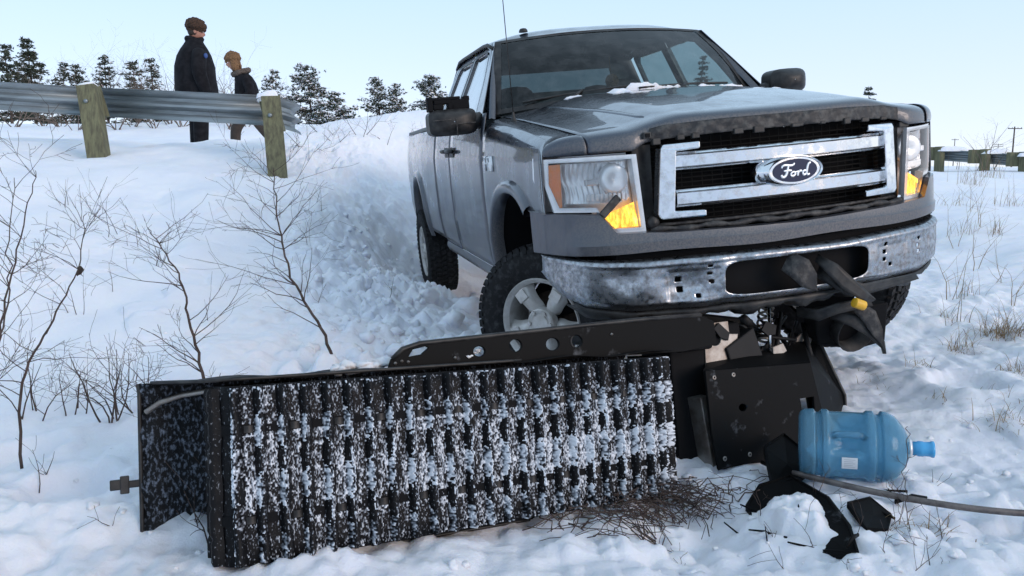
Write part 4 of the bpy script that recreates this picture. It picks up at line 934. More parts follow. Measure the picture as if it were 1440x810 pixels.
def bface(y, t):
    z = ZT(y) + (ZB(y) - ZT(y)) * t; pr = interp(t, [0, .05, .10, .16, .5, .85, 1.0], [-.035, -.006, .002, -.004, -.004, -.012, -.05])
    tap = 1 - .35 * float(sm(.86, 1.0, abs(y)))
    if .20 < t < .9:      # pressed panels round the bolt plates
        for (y0, y1) in ((-.56, -.36), (.40, .56), (.62, .74)):
            pr -= .006 * float(sm(y0 - .012, y0, y)) * float(sm(y1 + .012, y1, y)) * float(sm(.20, .28, t)) * float(sm(.9, .82, t))
    return Vector((Bx(y) + pr * tap + b_dent(y, z), y, z))
holes = [(-.52, .615, .012, .009), (-.515, .57, .012, .009), (-.40, .665, .010, .007), (-.398, .63, .010, .007), (-.395, .598, .010, .008), (-.445, .540, .012, .008),
         (.44, .655, .010, .008), (.435, .622, .010, .008), (.432, .59, .010, .008), (.47, .560, .011, .008), (.66, .650, .010, .008), (.655, .62, .010, .008), (.66, .59, .010, .008)]
mb = MB(); pts = [bface(y, t) for y in ysb for t in tb]; nb = len(tb); fs = []; gone = set(); kept = set()
def slot(p): return abs((p.y + .003) / .338) ** 6 + abs((p.z - .600) / .072) ** 6
for i in range(len(ysb) - 1):
    for j in range(nb - 1):
        f = (i * nb + j, (i + 1) * nb + j, (i + 1) * nb + j + 1, i * nb + j + 1); c = (pts[f[0]] + pts[f[2]]) / 2
        if slot(c) < 1: gone.update(f); continue
        if any(abs(c.y - a) < h and abs(c.z - b) < v for a, b, h, v in holes): continue
        fs.append(f); kept.update(f)
for k in gone & kept:            # pull the ragged cell corners onto the slot outline
    p = pts[k]; q_ = slot(p) ** (1 / 6); p.y = -.003 + (p.y + .003) / q_; p.z = .600 + (p.z - .600) / q_
mb.add(pts, fs); bumper = TP(mb, 'front_bumper', M['bumper'], solid=-.003); bumper['label'] = 'dented scuffed chrome bumper with an open centre slot'
mb = MB(); mb.grid(lambda y, k: Vector((Bx(y) - [.075, .075][k], y, [.74, .47][k])), lin(-.74, .74, 30), range(2)); mb.grid(lambda y, k: Vector((Bx(y) - [.02, .12][k], y, .735)), lin(-.90, .90, 30), range(2)); TP(mb, 'bumper_beam', M['void'], bumper)
# lower air dam remains
mb = MB()
def dam(y, k):
    n = .012 * math.sin(y * 23) + .01 * math.sin(y * 51); return Vector((Bx(y) - [.05, .03, .06, .16][k], y, ZB(y) - [.0, .012, .045 + n, .06 + n][k]))
mb.grid(dam, lin(-.90, .90, 60), range(4)); TP(mb, 'torn_air_dam', M['black'], solid=.004)
# shredded plastic dangling out of the slot
def ribbon(pts, ws_, name, mat, par=truck, th=.004):
    mb = MB(); P = [Vector(p) for p in pts]
    def fn(i, k):
        i = int(i); t = (P[min(i + 1, len(P) - 1)] - P[max(i - 1, 0)]).normalized(); w = t.cross(Vector((1, 0, 0)));
        w = w.normalized() if w.length > .05 else Vector((0, 1, 0)); return P[i] + w * ws_[i] * k + Vector((.012 * math.sin(i * 2.1 + k), 0, 0))
    mb.grid(fn, range(len(P)), lin(-1, 1, 5)); return TP(mb, name, mat, par, solid=th)
def tq(px, py, x): return tpx(px, py, 0, x)
ribbon([tq(1105, 366, 1.02), tq(1125, 378, 1.05), tq(1140, 395, 1.06), tq(1150, 408, 1.05)], [.045, .05, .04, .004], 'torn_plastic_flap', M['trim'])
ribbon([tq(1148, 362, 1.0), tq(1170, 378, 1.05), tq(1192, 398, 1.07), tq(1215, 415, 1.06), tq(1228, 422, 1.04)], [.02, .028, .03, .026, .008], 'hanging_plastic_strip', M['black'])
ribbon([tq(1150, 380, .98), tq(1180, 398, 1.03), tq(1215, 408, 1.03), tq(1290, 388, .93)], [.03, .03, .028, .012], 'hanging_plastic_strip', M['black'])
ribbon([tq(1120, 438, .86), tq(1150, 443, .93), tq(1180, 434, .98), tq(1225, 424, 1.0)], [.02, .028, .026, .018], 'hanging_plastic_strip', M['black'])
ribbon([tq(1168, 442, .90), tq(1200, 450, .93), tq(1228, 465, .93), tq(1242, 485, .92), tq(1243, 497, .91)], [.02, .03, .032, .02, .005], 'hanging_plastic_strip', M['black'])
ribbon([tq(1205, 430, .96), tq(1222, 445, .95), tq(1236, 468, .94), tq(1244, 490, .93)], [.03, .035, .025, .006], 'hanging_plastic_strip', M['trim'])
c = tq(1208, 428, 1.07); mb = MB(); mb.tube([c + Vector((0, -.024, .012)), c + Vector((0, .024, -.010))], .022, 10); TP(mb, 'yellow_plug', M['yellow'], bevel=.004)
# fog lamp bucket and splash shield below the driver's side
mb = MB(); mb.lathe([(0, .10), (-.10, .085), (-.14, .06)], 20, Matrix.Translation(tq(1205, 468, .84)) @ Matrix.Rotation(R(15), 4, 'Y')); TP(mb, 'fog_lamp_bucket', M['black'], solid=.004)
mb = MB(); P0 = [tq(1145, 440, .80), tq(1250, 425, .80), tq(1245, 480, .72), tq(1205, 492, .74), tq(1150, 485, .74)]
mb.add([Vector(p) for p in P0] + [Vector(p) - Vector((.10, 0, 0)) for p in P0], [tuple(range(5)), tuple(range(9, 4, -1))] + [(i, (i + 1) % 5, 5 + (i + 1) % 5, 5 + i) for i in range(5)]); TP(mb, 'splash_shield', M['void'], smooth=False, bevel=.01)
# front axle, springs and arms seen under the bumper
mb = MB(); mb.tube([(0, -.80, .36), (0, -.3, .40), (0, .3, .40), (0, .80, .36)], [.05, .06, .06, .05], 8); mb.tube([(.12, -.75, .42), (.3, -.35, .50)], .03, 6); mb.tube([(.12, .75, .42), (.3, .35, .50)], .03, 6); mb.box((.35, 0, .47), (.25, .32, .04)); TP(mb, 'front_suspension', M['void'])
mb = MB(); mb.tube([(-3.683, -.8, .30), (-3.683, 0, .34), (-3.683, .8, .38)], [.045, .11, .045], 8); TP(mb, 'rear_axle', M['void'])

# ---- wheels
def wheel(loc, steer, name, seed=0):
    # axle along local x pointing outward
    Rr, Wd = .408, .135
    mb = MB(); prof = [(-Wd, .25), (-Wd - .004, .30), (-Wd + .01, .36), (-Wd + .03, Rr - .014), (-Wd * .5, Rr - .006), (0, Rr - .004), (Wd * .5, Rr - .006), (Wd - .022, Rr - .010), (Wd - .004, .386), (Wd + .004, .34), (Wd + .006, .29), (Wd - .004, .253), (Wd - .018, .238)]
    base = Matrix.Translation(loc) @ Matrix.Rotation(steer, 4, 'Z')
    # rim first: it is the part, the tyre and cap belong to it
    rm = MB(); rm.lathe([(-Wd, .235), (-.05, .215), (.03, .212), (Wd - .03, .228), (Wd - .012, .242), (Wd - .004, .236), (Wd - .012, .226), (Wd - .03, .214)], 48)
    for k in range(5):
        a = 2 * math.pi * (k + .5) / 5 + seed
        def sp(u, v):
            r = .045 + (.222 - .045) * u; hw = .056 + .012 * math.sin(u * math.pi) * -1 + .018 * u ** 2
            x = Wd - .030 - .020 * (1 - u) ** 2 + .012 * math.sin(u * math.pi) - .05 * abs(v) ** 3.5
            th = a + v * hw / r if r > .1 else a + v * .5
            return Vector((x, r * math.cos(th), r * math.sin(th)))
        rm.grid(sp, lin(0, 1, 10), lin(-1, 1, 9))
    rim_ = rm.build('wheel', M['alloy'], truck, M=base, split=45)
    for k in range(5):
        a = 2 * math.pi * (k + .5) / 5 + seed; pd = MB(); e = Vector((0, math.cos(a), math.sin(a))); tn = Vector((0, -math.sin(a), math.cos(a)))
        Mk = Matrix((Vector((1, 0, 0)), e, tn)).transposed().to_4x4(); Mk.translation = e * .178 + Vector((Wd - .016, 0, 0)); pd.box((0, 0, 0), (.004, .028, .032), Mk); pd.build('spoke_pad', M['alloy'], rim_, smooth=False, bevel=.006)
    cp = MB(); cp.lathe([(Wd - .055, .082), (Wd - .012, .080), (Wd - .004, .072), (Wd - .010, .052), (Wd - .004, .048), (Wd - .002, .001)], 36); cap_ = cp.build('hub_cap', M['alloy'], rim_, split=30)
    for k in range(6):
        a = 2 * math.pi * k / 6; ln = MB(); ln.tube([(Wd - .035, .065 * math.cos(a), .065 * math.sin(a)), (Wd + .006, .065 * math.cos(a), .065 * math.sin(a))], .012, 6); ln.build('lug_nut', M['alloy'], rim_, smooth=False)
    ty = mb.lathe(prof, 72).build('tyre', M['rubber'], rim_)
    # tread blocks: joined, too many to pick apart
    tb_ = MB(); n = 52
    for k in range(n):
        for r_i, (x0, x1, sh) in enumerate(((-.128, -.085, 0), (-.075, -.03, .5), (-.022, .022, .2), (.03, .075, .7), (.085, .128, .35))):
            a0 = 2 * math.pi * (k + sh) / n; a1 = a0 + 2 * math.pi / n * .72; rr = Rr + .006 - (.010 if r_i in (0, 4) else 0)
            sk_ = .03 if r_i % 2 else -.03
            vs_ = []
            for r2 in (rr - .022, rr):
                for (x, a) in ((x0, a0), (x1, a0 + sk_), (x1, a1 + sk_), (x0, a1)): vs_.append((x, r2 * math.cos(a), r2 * math.sin(a)))
            tb_.add(vs_, [(4, 5, 6, 7), (0, 1, 5, 4), (1, 2, 6, 5), (2, 3, 7, 6), (3, 0, 4, 7)])
    for k in range(n):   # shoulder lugs on the outer wall
        a0 = 2 * math.pi * k / n; a1 = a0 + 2 * math.pi / n * .5; vs_ = []
        for (x, r2) in ((.118, .398), (.132, .372), (.139, .372), (.128, .401)):
            for a in (a0, a1): vs_.append((x, r2 * math.cos(a), r2 * math.sin(a)))
        tb_.add(vs_, [(4, 5, 7, 6), (0, 2, 4, 6), (1, 7, 5, 3), (2, 3, 5, 4), (0, 6, 7, 1)])
    t_ = tb_.build('tread', M['rubber'], rim_, smooth=False); t_['kind'] = 'stuff'
    bk = MB(); bk.lathe([(Wd - .13, .150), (Wd - .15, .150), (Wd - .15, .02)], 32); bk.build('brake_disc', simple('rusty_disc', (.10, .07, .055), .7, .3, (.05, .035, .03), 30), rim_)
    wl_ = MB(); wl_.lathe([(-Wd + .02, .222), (-Wd + .01, .02)], 32); wl_.build('backing_plate', M['void'], rim_)
    return rim_
wheel((-.045, -.785, .295), R(-90 + 40), 'wheel', .35); wheel((0.0, .845, .34), R(90 + 30), 'wheel', .1)
wheel((-3.683, -.845, .27), R(-90), 'wheel', .2); wheel((-3.683, .845, .30), R(90), 'wheel', .5)

# ---- snow lying on the truck
def truck_snow(fn, us, vs_, label):
    mb = MB(); mb.grid(fn, us, vs_); o = mb.build('snow_patch', M['snow'], None); o.matrix_world = TRUCK.copy(); tag(o, label, 'snow', 'snow lying on the truck'); return o
def patch(u0, u1, b0, b1, amp, thr, seed, label, base):
    def fn(u, b):
        e = min(1, 6 * min(u - u0, u1 - u) / (u1 - u0), 6 * min(b - b0, b1 - b) / (b1 - b0)); n = float(fbm(np.array([u * 7 + seed]), np.array([b * 9.]), seed, 4)[0])
        p = base(u, b); return p + Vector((0, 0, min(.03, amp * (n - thr + .4 * (e - 1)))))
    return truck_snow(fn, lin(u0, u1, 70), lin(b0, b1, 40), label)
patch(-.62, .30, .02, .16, .035, .0, 1.7, 'wind-packed snow on the hood by the cowl, below the passenger wiper', lambda u, b: hood_pt(u, b, -.002))
patch(-.20, .92, .0, .10, .05, -.15, 5.2, 'strip of snow along the base of the windshield on the driver side', lambda u, b: ws_pt(u, b * .9, .004))
patch(-.9, .9, .30, .95, .010, .50, 9.4, 'thin broken frost and snow flecks across the hood top', lambda u, b: hood_pt(u, b, -.001))
# ------------------------------------------------------------------ overturned snowmobile (local frame: u along the track towards its nose, w across, n out of the belly towards the viewer)
_U = Vector((.88611, .46097, -.04808)).normalized(); _N = Vector((.46029, -.86318, .20749)); _N = (_N - _U * _N.dot(_U)).normalized(); _W = _N.cross(_U)
_S3 = Matrix((_U, _W, _N)).transposed(); SLED = _S3.to_4x4(); SLED.translation = Vector((-.795, 2.045, .079))
sled = empty('snowmobile', SLED); tag(sled, 'black snowmobile tipped on its side in front of the truck, snow-packed track facing out', 'snowmobile')
def spx(px, py, n=0.0):
    o = _S3.transposed() @ (Vector(CAM) - SLED.translation); r = _S3.transposed() @ Vector(ray(px, py)); p = o + r * ((n - o.z) / r.z); return p
def sp2(px, py, n=0.0): p = spx(px, py, n); return (p.x, p.y)
def SB(mb, name, mat, parent=sled, **k): return mb.build(name, mat, parent, **k)
TL, TW = 1.62, .50
# belt path: flat run, curling round the rear idlers and rising to the drive sprockets
path = [(.26, -.30), (.10, -.225), (-.005, -.20), (-.065, -.16), (-.085, -.10), (-.082, -.05), (-.062, -.015), (-.025, 0)]
path = [(a + .088, b) for a, b in path] + [(u, 0) for u in lin(.17, 1.42, 14)] + [(1.50, -.006), (1.565, -.028), (1.61, -.075), (1.632, -.14), (1.64, -.24), (1.62, -.30)]
cum = [0]
for a, b in zip(path[:-1], path[1:]): cum.append(cum[-1] + math.hypot(b[0] - a[0], b[1] - a[1]))
def belt(t):
    t = max(0, min(cum[-1], t)); i = min(len(cum) - 2, max(j for j in range(len(cum)) if cum[j] <= t)); k = (t - cum[i]) / (cum[i + 1] - cum[i]); a, b = path[i], path[i + 1]
    return Vector((a[0] + (b[0] - a[0]) * k, 0, a[1] + (b[1] - a[1]) * k))
def belt_n(t):
    d = (belt(t + .02) - belt(t - .02)).normalized(); return Vector((-d.z, 0, d.x))
mb = MB(); mb.grid(lambda t, w: belt(t) + Vector((0, w, 0)), lin(0, cum[-1], 90), lin(0, TW, 12)); track = SB(mb, 'track_belt', M['track'], solid=.012)
PITCHL = .0645; LUGS = [t for t in np.arange(.02, cum[-1] - .02, PITCHL)]
# one lug: a scalloped transverse paddle, its mesh shared by every copy
lug = MB(); seg = lin(.004, TW - .004, 41)
def lugh(w):
    g = (w / TW * 6) % 1; gap = 1 if .08 < g < .92 else .82
    return .030 * gap
prof = [(-.016, 0), (-.010, .55), (-.005, 1.0), (.005, 1.0), (.010, .55), (.016, 0)]
lug.grid(lambda w, k: Vector((prof[k][0] + .0035 * math.sin(w * 38), w, prof[k][1] * lugh(w))), seg, range(6))
lug_me = lug.mesh('lug', True); lug_me.materials.append(M['track'])
for t in LUGS:
    p = belt(t); n = belt_n(t); d = n.cross(Vector((0, 1, 0))) * -1
    o = bpy.data.objects.new('lug', lug_me); COL.objects.link(o); o.parent = track
    xx = Vector((n.z, 0, -n.x)); Mx = Matrix((xx, Vector((0, 1, 0)), n)).transposed().to_4x4(); Mx.translation = p; o.matrix_local = Mx
# drive windows with steel clips, two rows
clip = MB(); clip.grid(lambda a, b: Vector((.013 * a, .010 * b, .006 * (1 - .6 * a * a))), lin(-1, 1, 7), lin(-1, 1, 4)); clip_me = clip.mesh('clip'); clip_me.materials.append(M['black'])
win = MB(); win.add([(x, y, .0015) for x, y in rrect(-.020, -.014, .020, .014, .006)], [tuple(range(20))]); win_me = win.mesh('window'); win_me.materials.append(M['void'])
for i, t in enumerate(LUGS[:-1]):
    tm = t + PITCHL / 2; p = belt(tm); n = belt_n(tm); xx = Vector((n.z, 0, -n.x))
    for w in (.125, .378):
        for me, nm in ((win_me, 'drive_window'), (clip_me, 'track_clip')):
            if nm == 'track_clip' and i % 2: continue
            o = bpy.data.objects.new(nm, me); COL.objects.link(o); o.parent = track; Mx = Matrix((xx, Vector((0, 1, 0)), n)).transposed().to_4x4(); Mx.translation = p + Vector((0, w, 0)); o.matrix_local = Mx
# snow packed into the track: it rises over rubber only where enough has stuck
nu, nw = 980, 320; tt = np.linspace(cum[6] + .01, cum[-1] - .12, nu); ww = np.linspace(.004, TW - .004, nw); TT, WW = np.meshgrid(tt, ww, indexing='ij')
ph = ((TT - .02) / PITCHL) % 1.0; dl = np.minimum(ph, 1 - ph) * PITCHL
g = (WW / TW * 6) % 1; carrier = .030 * np.where((g > .08) & (g < .92), 1, .82) * np.clip(1.25 - dl / .012, 0, 1)
nz = .26 * vnoise(TT * 95, WW * 24, 1.) + .20 * vnoise(TT * 34, WW * 11, 4.) + .48 * vnoise(TT * 190, WW * 75, 7.) + .22 * vnoise(TT * 12, WW * 6, 2.) + .75 * vnoise(TT * 330, WW * 190, 3.)
u_rel = (TT - .4) / 1.6
mid = np.exp(-((WW - .27 + .05 * u_rel) / .135) ** 2); flank = np.exp(-((ph - .87) / .065) ** 2) * 1.05 - np.exp(-((ph - .14) / .10) ** 2) * .35 + np.exp(-((ph - .5) / .22) ** 2) * .12
thr = .47 - .30 * mid - .60 * flank - .30 * np.clip(u_rel - .55, 0, 1) * np.exp(-((WW - .25) / .2) ** 2) - .10 + .25 * np.exp(-((WW - .45) / .05) ** 2) + .30 * np.exp(-((WW - .06) / .07) ** 2) * (1 - np.clip(u_rel, 0, 1))
row = np.minimum(np.abs(WW - .125), np.abs(WW - .378)); inwin = (row < .011) & (dl > .017); thr = np.where(inwin, .9, thr)
thr = np.where((np.minimum(np.abs(WW - .108), np.abs(WW - .361)) < .0045), thr - .28, thr)
sh = carrier + np.clip(.007 * (nz - thr), -.004, .010) + .002
bp = np.array([belt(t)[:] for t in tt]); bn = np.array([belt_n(t)[:] for t in tt])
V = bp[:, None, :] + bn[:, None, :] * sh[:, :, None]; V[:, :, 1] = WW
idx = np.arange(nu * nw).reshape(nu, nw); q = np.stack([idx[:-1, :-1], idx[1:, :-1], idx[1:, 1:], idx[:-1, 1:]], -1).reshape(-1, 4)
ex = (nz - thr); keep = (np.maximum.reduce([ex[:-1, :-1], ex[1:, :-1], ex[1:, 1:], ex[:-1, 1:]]) > -.30).ravel()
me = np_mesh('packed_snow', V.reshape(-1, 3), q[keep]); me.materials.append(M['ice']); ca = me.attributes.new('cover', 'FLOAT', 'POINT'); ca.data.foreach_set('value', np.clip((ex + .30) / 1.25, 0, 1).astype(np.float32).ravel())
ps = bpy.data.objects.new('packed_snow', me); COL.objects.link(ps); ps.parent = sled; ps['kind'] = 'stuff'
# tunnel: deck and two sides
ND = -.40
e0 = spx(197, 578, ND); e1 = spx(200, 792, ND); u_r = (e0.x + e1.x) / 2
M['deck'] = simple('scuffed_tunnel_metal', (.006, .0065, .008), .5, 0, (.20, .23, .29), 60, .6, .006, lo=.50, hi=.72, stretch=(1.8, 1, 1), spec=.15)
mb = MB(); mb.grid(lambda u, w: Vector((u, w, ND + .006 * math.sin(w * 40) * (1 if u < .1 else 0) + .01 * math.sin(u * 30))), lin(u_r, 1.66, 30), lin(-.02, TW + .015, 22)); deck = SB(mb, 'tunnel_deck', M['deck'], solid=-.004)
mb = MB(); mb.tube([Vector((u_r, w, ND + .006)) for w in lin(-.02, TW + .015, 12)], .007, 6); SB(mb, 'deck_edge', M['black'], deck)
def side_n(u): return -.31 + .24 * float(sm(u_r + .02, .02, u))
for w0, nm in ((TW + .018, 1), (-.022, -1)):
    mb = MB(); mb.grid(lambda u, t: Vector((u, w0 + (.006 * math.sin(u * 17) if nm > 0 else 0), ND + (side_n(u) - ND) * t)), lin(u_r + .02, 1.66, 40), lin(0, 1, 6)); sd_ = SB(mb, 'tunnel_side', M['sled2'], solid=.004)
    mb = MB(); mb.tube([Vector((u, w0, side_n(u))) for u in lin(u_r + .03, 1.0, 26)], .006, 6); SB(mb, 'tunnel_hem', M['black'], sd_)
# rear grab loop and hitch
mb = MB(); A = [spx(205, 580, -.38), spx(225, 566, -.36), spx(255, 556, -.33), spx(300, 548, -.28), spx(345, 543, -.25)]; mb.tube(A, .009, 8); SB(mb, 'grab_loop', M['steel'])
mb = MB(); h0 = spx(198, 679, ND); mb.box((h0.x - .02, h0.y, ND + .002), (.03, .011, .006)); mb.box((h0.x - .045, h0.y, ND + .003), (.013, .027, .007)); mb.box((h0.x - .07, h0.y + .002, ND + .002), (.016, .016, .005)); SB(mb, 'hitch', M['black'], smooth=False, bevel=.003)
# upper running board, punched
NB = -.14
ol = [sp2(*p, NB) for p in [(546, 519), (550, 506), (566, 492), (590, 484), (700, 472), (820, 459), (905, 450), (985, 444), (1002, 452), (1006, 484), (960, 494), (800, 504), (650, 515)]]
def hole_e(px, py, rx, ry): return [sp2(px + rx * math.cos(a), py + ry * math.sin(a), NB) for a in lin(0, 2 * math.pi, 17)[:-1]]
hs = [[sp2(*p, NB) for p in [(572, 503), (579, 491), (598, 486), (603, 489), (592, 499)]], hole_e(673, 494, 9, 8), hole_e(724, 486, 9.5, 9.5), hole_e(776, 484, 10, 9.5), hole_e(809, 480, 9.5, 9.5)]
me = plate_mesh(ol, hs, .010, lambda a, b, d: Vector((a, b, NB + d)), .002); rb = from_mesh('running_board', me, M['sled2'], sled)
for (px, py, r) in [(809, 480, .026)]:
    c = spx(px, py, NB - .01); mb = MB(); mb.lathe([(0, .028), (.004, .022), (.012, .022), (.012, .03), (0, .028)], 20, Matrix.Translation(c) @ Matrix.Rotation(R(-90), 4, 'Y')); SB(mb, 'hole_rim', M['black'], rb)
mb = MB(); mb.tube([spx(px, py, NB + .004) for px, py in [(552, 505), (566, 491), (590, 483), (700, 471), (820, 458), (905, 449), (985, 443)]], .009, 7); SB(mb, 'board_edge', M['black'], rb)
for px, py in [(556, 511), (565, 508), (574, 509), (640, 503), (860, 470)]:
    mb = MB(); c = spx(px, py, NB + .008); mb.lathe([(0, .006), (.004, .005), (.006, .001)], 8, Matrix.Translation(c) @ Matrix.Rotation(R(-90), 4, 'Y')); SB(mb, 'rivet', M['steel'], rb)
# lower running board: only its edge shows along the snow
mb = MB(); mb.grid(lambda u, t: Vector((u, -.02 - .11 * t, -.16 - .02 * t)), lin(.55, 1.62, 12), lin(0, 1, 3)); SB(mb, 'running_board', M['sled2'], solid=.006)
# rails and idler wheels inside the track
for w in (.13, .37):
    mb = MB(); mb.tube([(.02, w, -.05), (1.2, w, -.04), (1.5, w, -.10)], .016, 6); rl = SB(mb, 'slide_rail', M['steel'])
    mb = MB(); mb.lathe([(-.012, .085), (.012, .085)], 24, Matrix.Translation((.09, w, -.11)) @ Matrix.Rotation(R(90), 4, 'Z'), True); SB(mb, 'idler_wheel', M['black'], rl)
# front bulkhead: dark cavity, belly plate, bodywork cheek
def prism_n(poly_px, n0, n1, name, mat, par=sled, nref=None, **k):
    poly = [sp2(*p, nref if nref is not None else n1) for p in poly_px]; mb = MB(); mb.prism(poly, lambda a, b, d: Vector((a, b, d)), n0, n1); return SB(mb, name, mat, par, smooth=False, **k)
prism_n([(940, 470), (1040, 452), (1060, 640), (1010, 690), (960, 690)], -.42, -.22, 'front_cavity', M['void'], bevel=.01)
NP = -.10
pl = [sp2(*p, NP) for p in [(991, 522), (1138, 511), (1160, 600), (1150, 634), (1010, 658), (1000, 610)]]
ph_ = [[sp2(1043 + 6 * math.cos(a), 573 + 6 * math.sin(a), NP) for a in lin(0, 6.2832, 13)[:-1]], [sp2(*p, NP) for p in [(1123, 560), (1143, 557), (1145, 576), (1126, 578)]]]
me = plate_mesh(pl, ph_, .010, lambda a, b, d: Vector((a, b, NP + d)), .002); bplate = from_mesh('belly_plate', me, M['sled2'], sled)
for px, py in [(1004, 531), (1031, 527), (1054, 639), (1019, 645)]:
    mb = MB(); c = spx(px, py, NP + .006); mb.lathe([(0, .010), (.003, .010), (.005, .005), (.003, .004)], 12, Matrix.Translation(c) @ Matrix.Rotation(R(-90), 4, 'Y')); SB(mb, 'bolt_washer', M['steel'], bplate)
mb = MB(); top = [spx(991, 522, NP), spx(1138, 511, NP), spx(1160, 600, NP), spx(1150, 634, NP), spx(1010, 658, NP)]
bk = [spx(1000, 500, -.34), spx(1128, 478, -.34), spx(1188, 560, -.34), spx(1184, 612, -.34), spx(1030, 690, -.34)]
mb.add(top + bk, [(i, i + 1, 6 + i, 5 + i) for i in range(4)] + [(4, 0, 5, 9)]); ck = SB(mb, 'belly_side', M['sled2'], smooth=False, solid=-.006)
mb = MB(); mb.add([spx(1136, 470, -.38), spx(1150, 480, -.36), spx(1186, 556, -.30), spx(1188, 592, -.30), spx(1150, 640, -.20), spx(1136, 560, -.30), spx(1128, 500, -.36)], [(0, 1, 2, 3, 4, 5, 6)]); SB(mb, 'cheek_panel', M['sled2'], smooth=False, solid=.012)
mb = MB(); mb.tube([spx(1137, 468, -.38), spx(1152, 480, -.36), spx(1188, 556, -.30), spx(1190, 592, -.30), spx(1153, 642, -.19)], .008, 6); SB(mb, 'cheek_edge', M['black'])
# steel bulkhead bracket with a round hole, dark neighbours
st_ = [sp2(*p, -.22) for p in [(990, 456), (1022, 452), (1024, 470), (1036, 470), (1034, 488), (1040, 516), (992, 521)]]
me = plate_mesh(st_, [[sp2(1004 + 9 * math.cos(a), 478 + 9 * math.sin(a), -.22) for a in lin(0, 6.2832, 15)[:-1]]], .008, lambda a, b, d: Vector((a, b, -.22 + d)), .002); from_mesh('bulkhead_bracket', me, M['steel'], sled)
prism_n([(1022, 490), (1060, 460), (1075, 505), (1030, 516)], -.30, -.20, 'bulkhead_block', M['sled'], bevel=.006)
prism_n([(985, 560), (1004, 556), (1012, 658), (1052, 690), (1046, 706), (1010, 700)], -.26, -.14, 'lower_bracket', M['steel'], bevel=.004)
for (a, b, r) in [((1020, 452), (1090, 470), .009), ((1040, 446), (1066, 500), .007), ((1105, 445), (1060, 512), .008), ((1120, 452), (1100, 514), .007), ((1066, 445), (1110, 500), .006), ((1046, 470), (1120, 478), .008), ((1088, 462), (1128, 512), .010), ((1128, 455), (1140, 500), .012), ((1015, 500), (1060, 516), .010), ((1060, 470), (1056, 510), .02), ((1093, 450), (1078, 515), .014), ((1112, 470), (1116, 512), .016), ((1098, 440), (1090, 505), .010), ((1130, 475), (1133, 515), .018), ((1050, 500), (1140, 505), .022), ((1060, 462), (1046, 448), .02)]:
    mb = MB(); mb.tube([spx(*a, -.34), spx(*b, -.24)], r, 8); SB(mb, 'suspension_arm', M['sled'])
mb = MB(); mb.tube([spx(1030, 455, -.3), spx(1045, 458, -.27), spx(1058, 470, -.25), spx(1064, 490, -.25)], .008, 7); SB(mb, 'brake_hose', M['black'])
# coil spring and chrome damper rod
mb = MB(); s0, s1 = spx(1078, 428, -.36), spx(1072, 486, -.30); axv = (s1 - s0); a1 = axv.orthogonal().normalized(); a2 = axv.normalized().cross(a1)
mb.tube([s0 + axv * t + (a1 * math.cos(t * 40) + a2 * math.sin(t * 40)) * .032 for t in lin(0, 1, 90)], .006, 6); SB(mb, 'coil_spring', M['steel'])
mb = MB(); mb.tube([spx(1081, 424, -.26), spx(1083, 494, -.22)], .007, 8); SB(mb, 'damper_rod', M['chrome'])
rng = random.Random(14)
for k in range(8):      # torn brackets and bare metal scraps round the bulkhead
    cx, cy = rng.uniform(1000, 1130), rng.uniform(455, 512); w_, h_ = rng.uniform(5, 14), rng.uniform(4, 11); a_ = rng.uniform(0, 3.1)
    poly = [(cx + (dx * w_ * math.cos(a_) - dy * h_ * math.sin(a_)), cy + (dx * w_ * math.sin(a_) + dy * h_ * math.cos(a_))) for dx, dy in ((-1, -1), (.6, -1.2), (1.1, .2), (.3, 1), (-.9, .7))]
    nn = rng.uniform(-.33, -.17); prism_n(poly, nn - .012, nn, 'torn_bracket', M['steel'] if k in (1, 5) else M['sled'], nref=nn, bevel=.002)
# dark side bodywork under the truck's bumper
prism_n([(830, 455), (900, 446), (985, 446), (1000, 470), (1004, 490), (960, 496), (900, 486), (838, 482)], -.44, -.20, 'side_panel', M['sled'], bevel=.012)
prism_n([(985, 440), (1060, 448), (1065, 470), (1000, 500)], -.50, -.40, 'side_panel', M['sled'], bevel=.012)
mb = MB(); mb.tube([spx(px, py, -.17) for px, py in [(825, 462), (838, 470), (846, 482), (835, 492)]], .006, 6); SB(mb, 'panel_seam', M['steel'])
# snow clinging to the upturned side
def s_snow(pts, n, rx, label, seed):
    rng = random.Random(seed); mb = MB()
    for i in range(n):
        t = i / max(1, n - 1); k = min(len(pts) - 2, int(t * (len(pts) - 1))); p = Vector(pts[k]).lerp(Vector(pts[k + 1]), t * (len(pts) - 1) - k); q_ = SLED @ p
        blob(mb, (q_.x + rng.gauss(0, .006), q_.y + rng.gauss(0, .012), q_.z + rng.uniform(-.2, .3) * rx), rx * rng.uniform(.6, 1.2), seed * 100 + i, .55)
    tag(mb.build('snow_patch', M['snow']), label, 'snow', 'snow lying on the snowmobile')
s_snow([spx(470, 522, -.22), spx(500, 517, -.22), spx(538, 512, -.22)], 16, .026, 'lump of snow on the upturned tunnel side left of the running board handle', 21)
s_snow([spx(862, 478, -.19), spx(885, 473, -.19), spx(912, 478, -.19)], 14, .012, 'smear of snow on the dark sled bodywork under the chrome bumper', 22)
s_snow([spx(945, 462, -.19), spx(965, 458, -.19), spx(985, 466, -.19)], 10, .009, 'small smear of snow on the sled beside the steel bracket', 23)
s_snow([spx(662, 498, -.155), spx(682, 491, -.155)], 6, .011, 'snow plug filling a running board hole', 24)
s_snow([spx(972, 676, -.06), spx(985, 690, -.1), spx(975, 700, -.1)], 12, .03, 'clump of snow at the nose end of the track', 25)
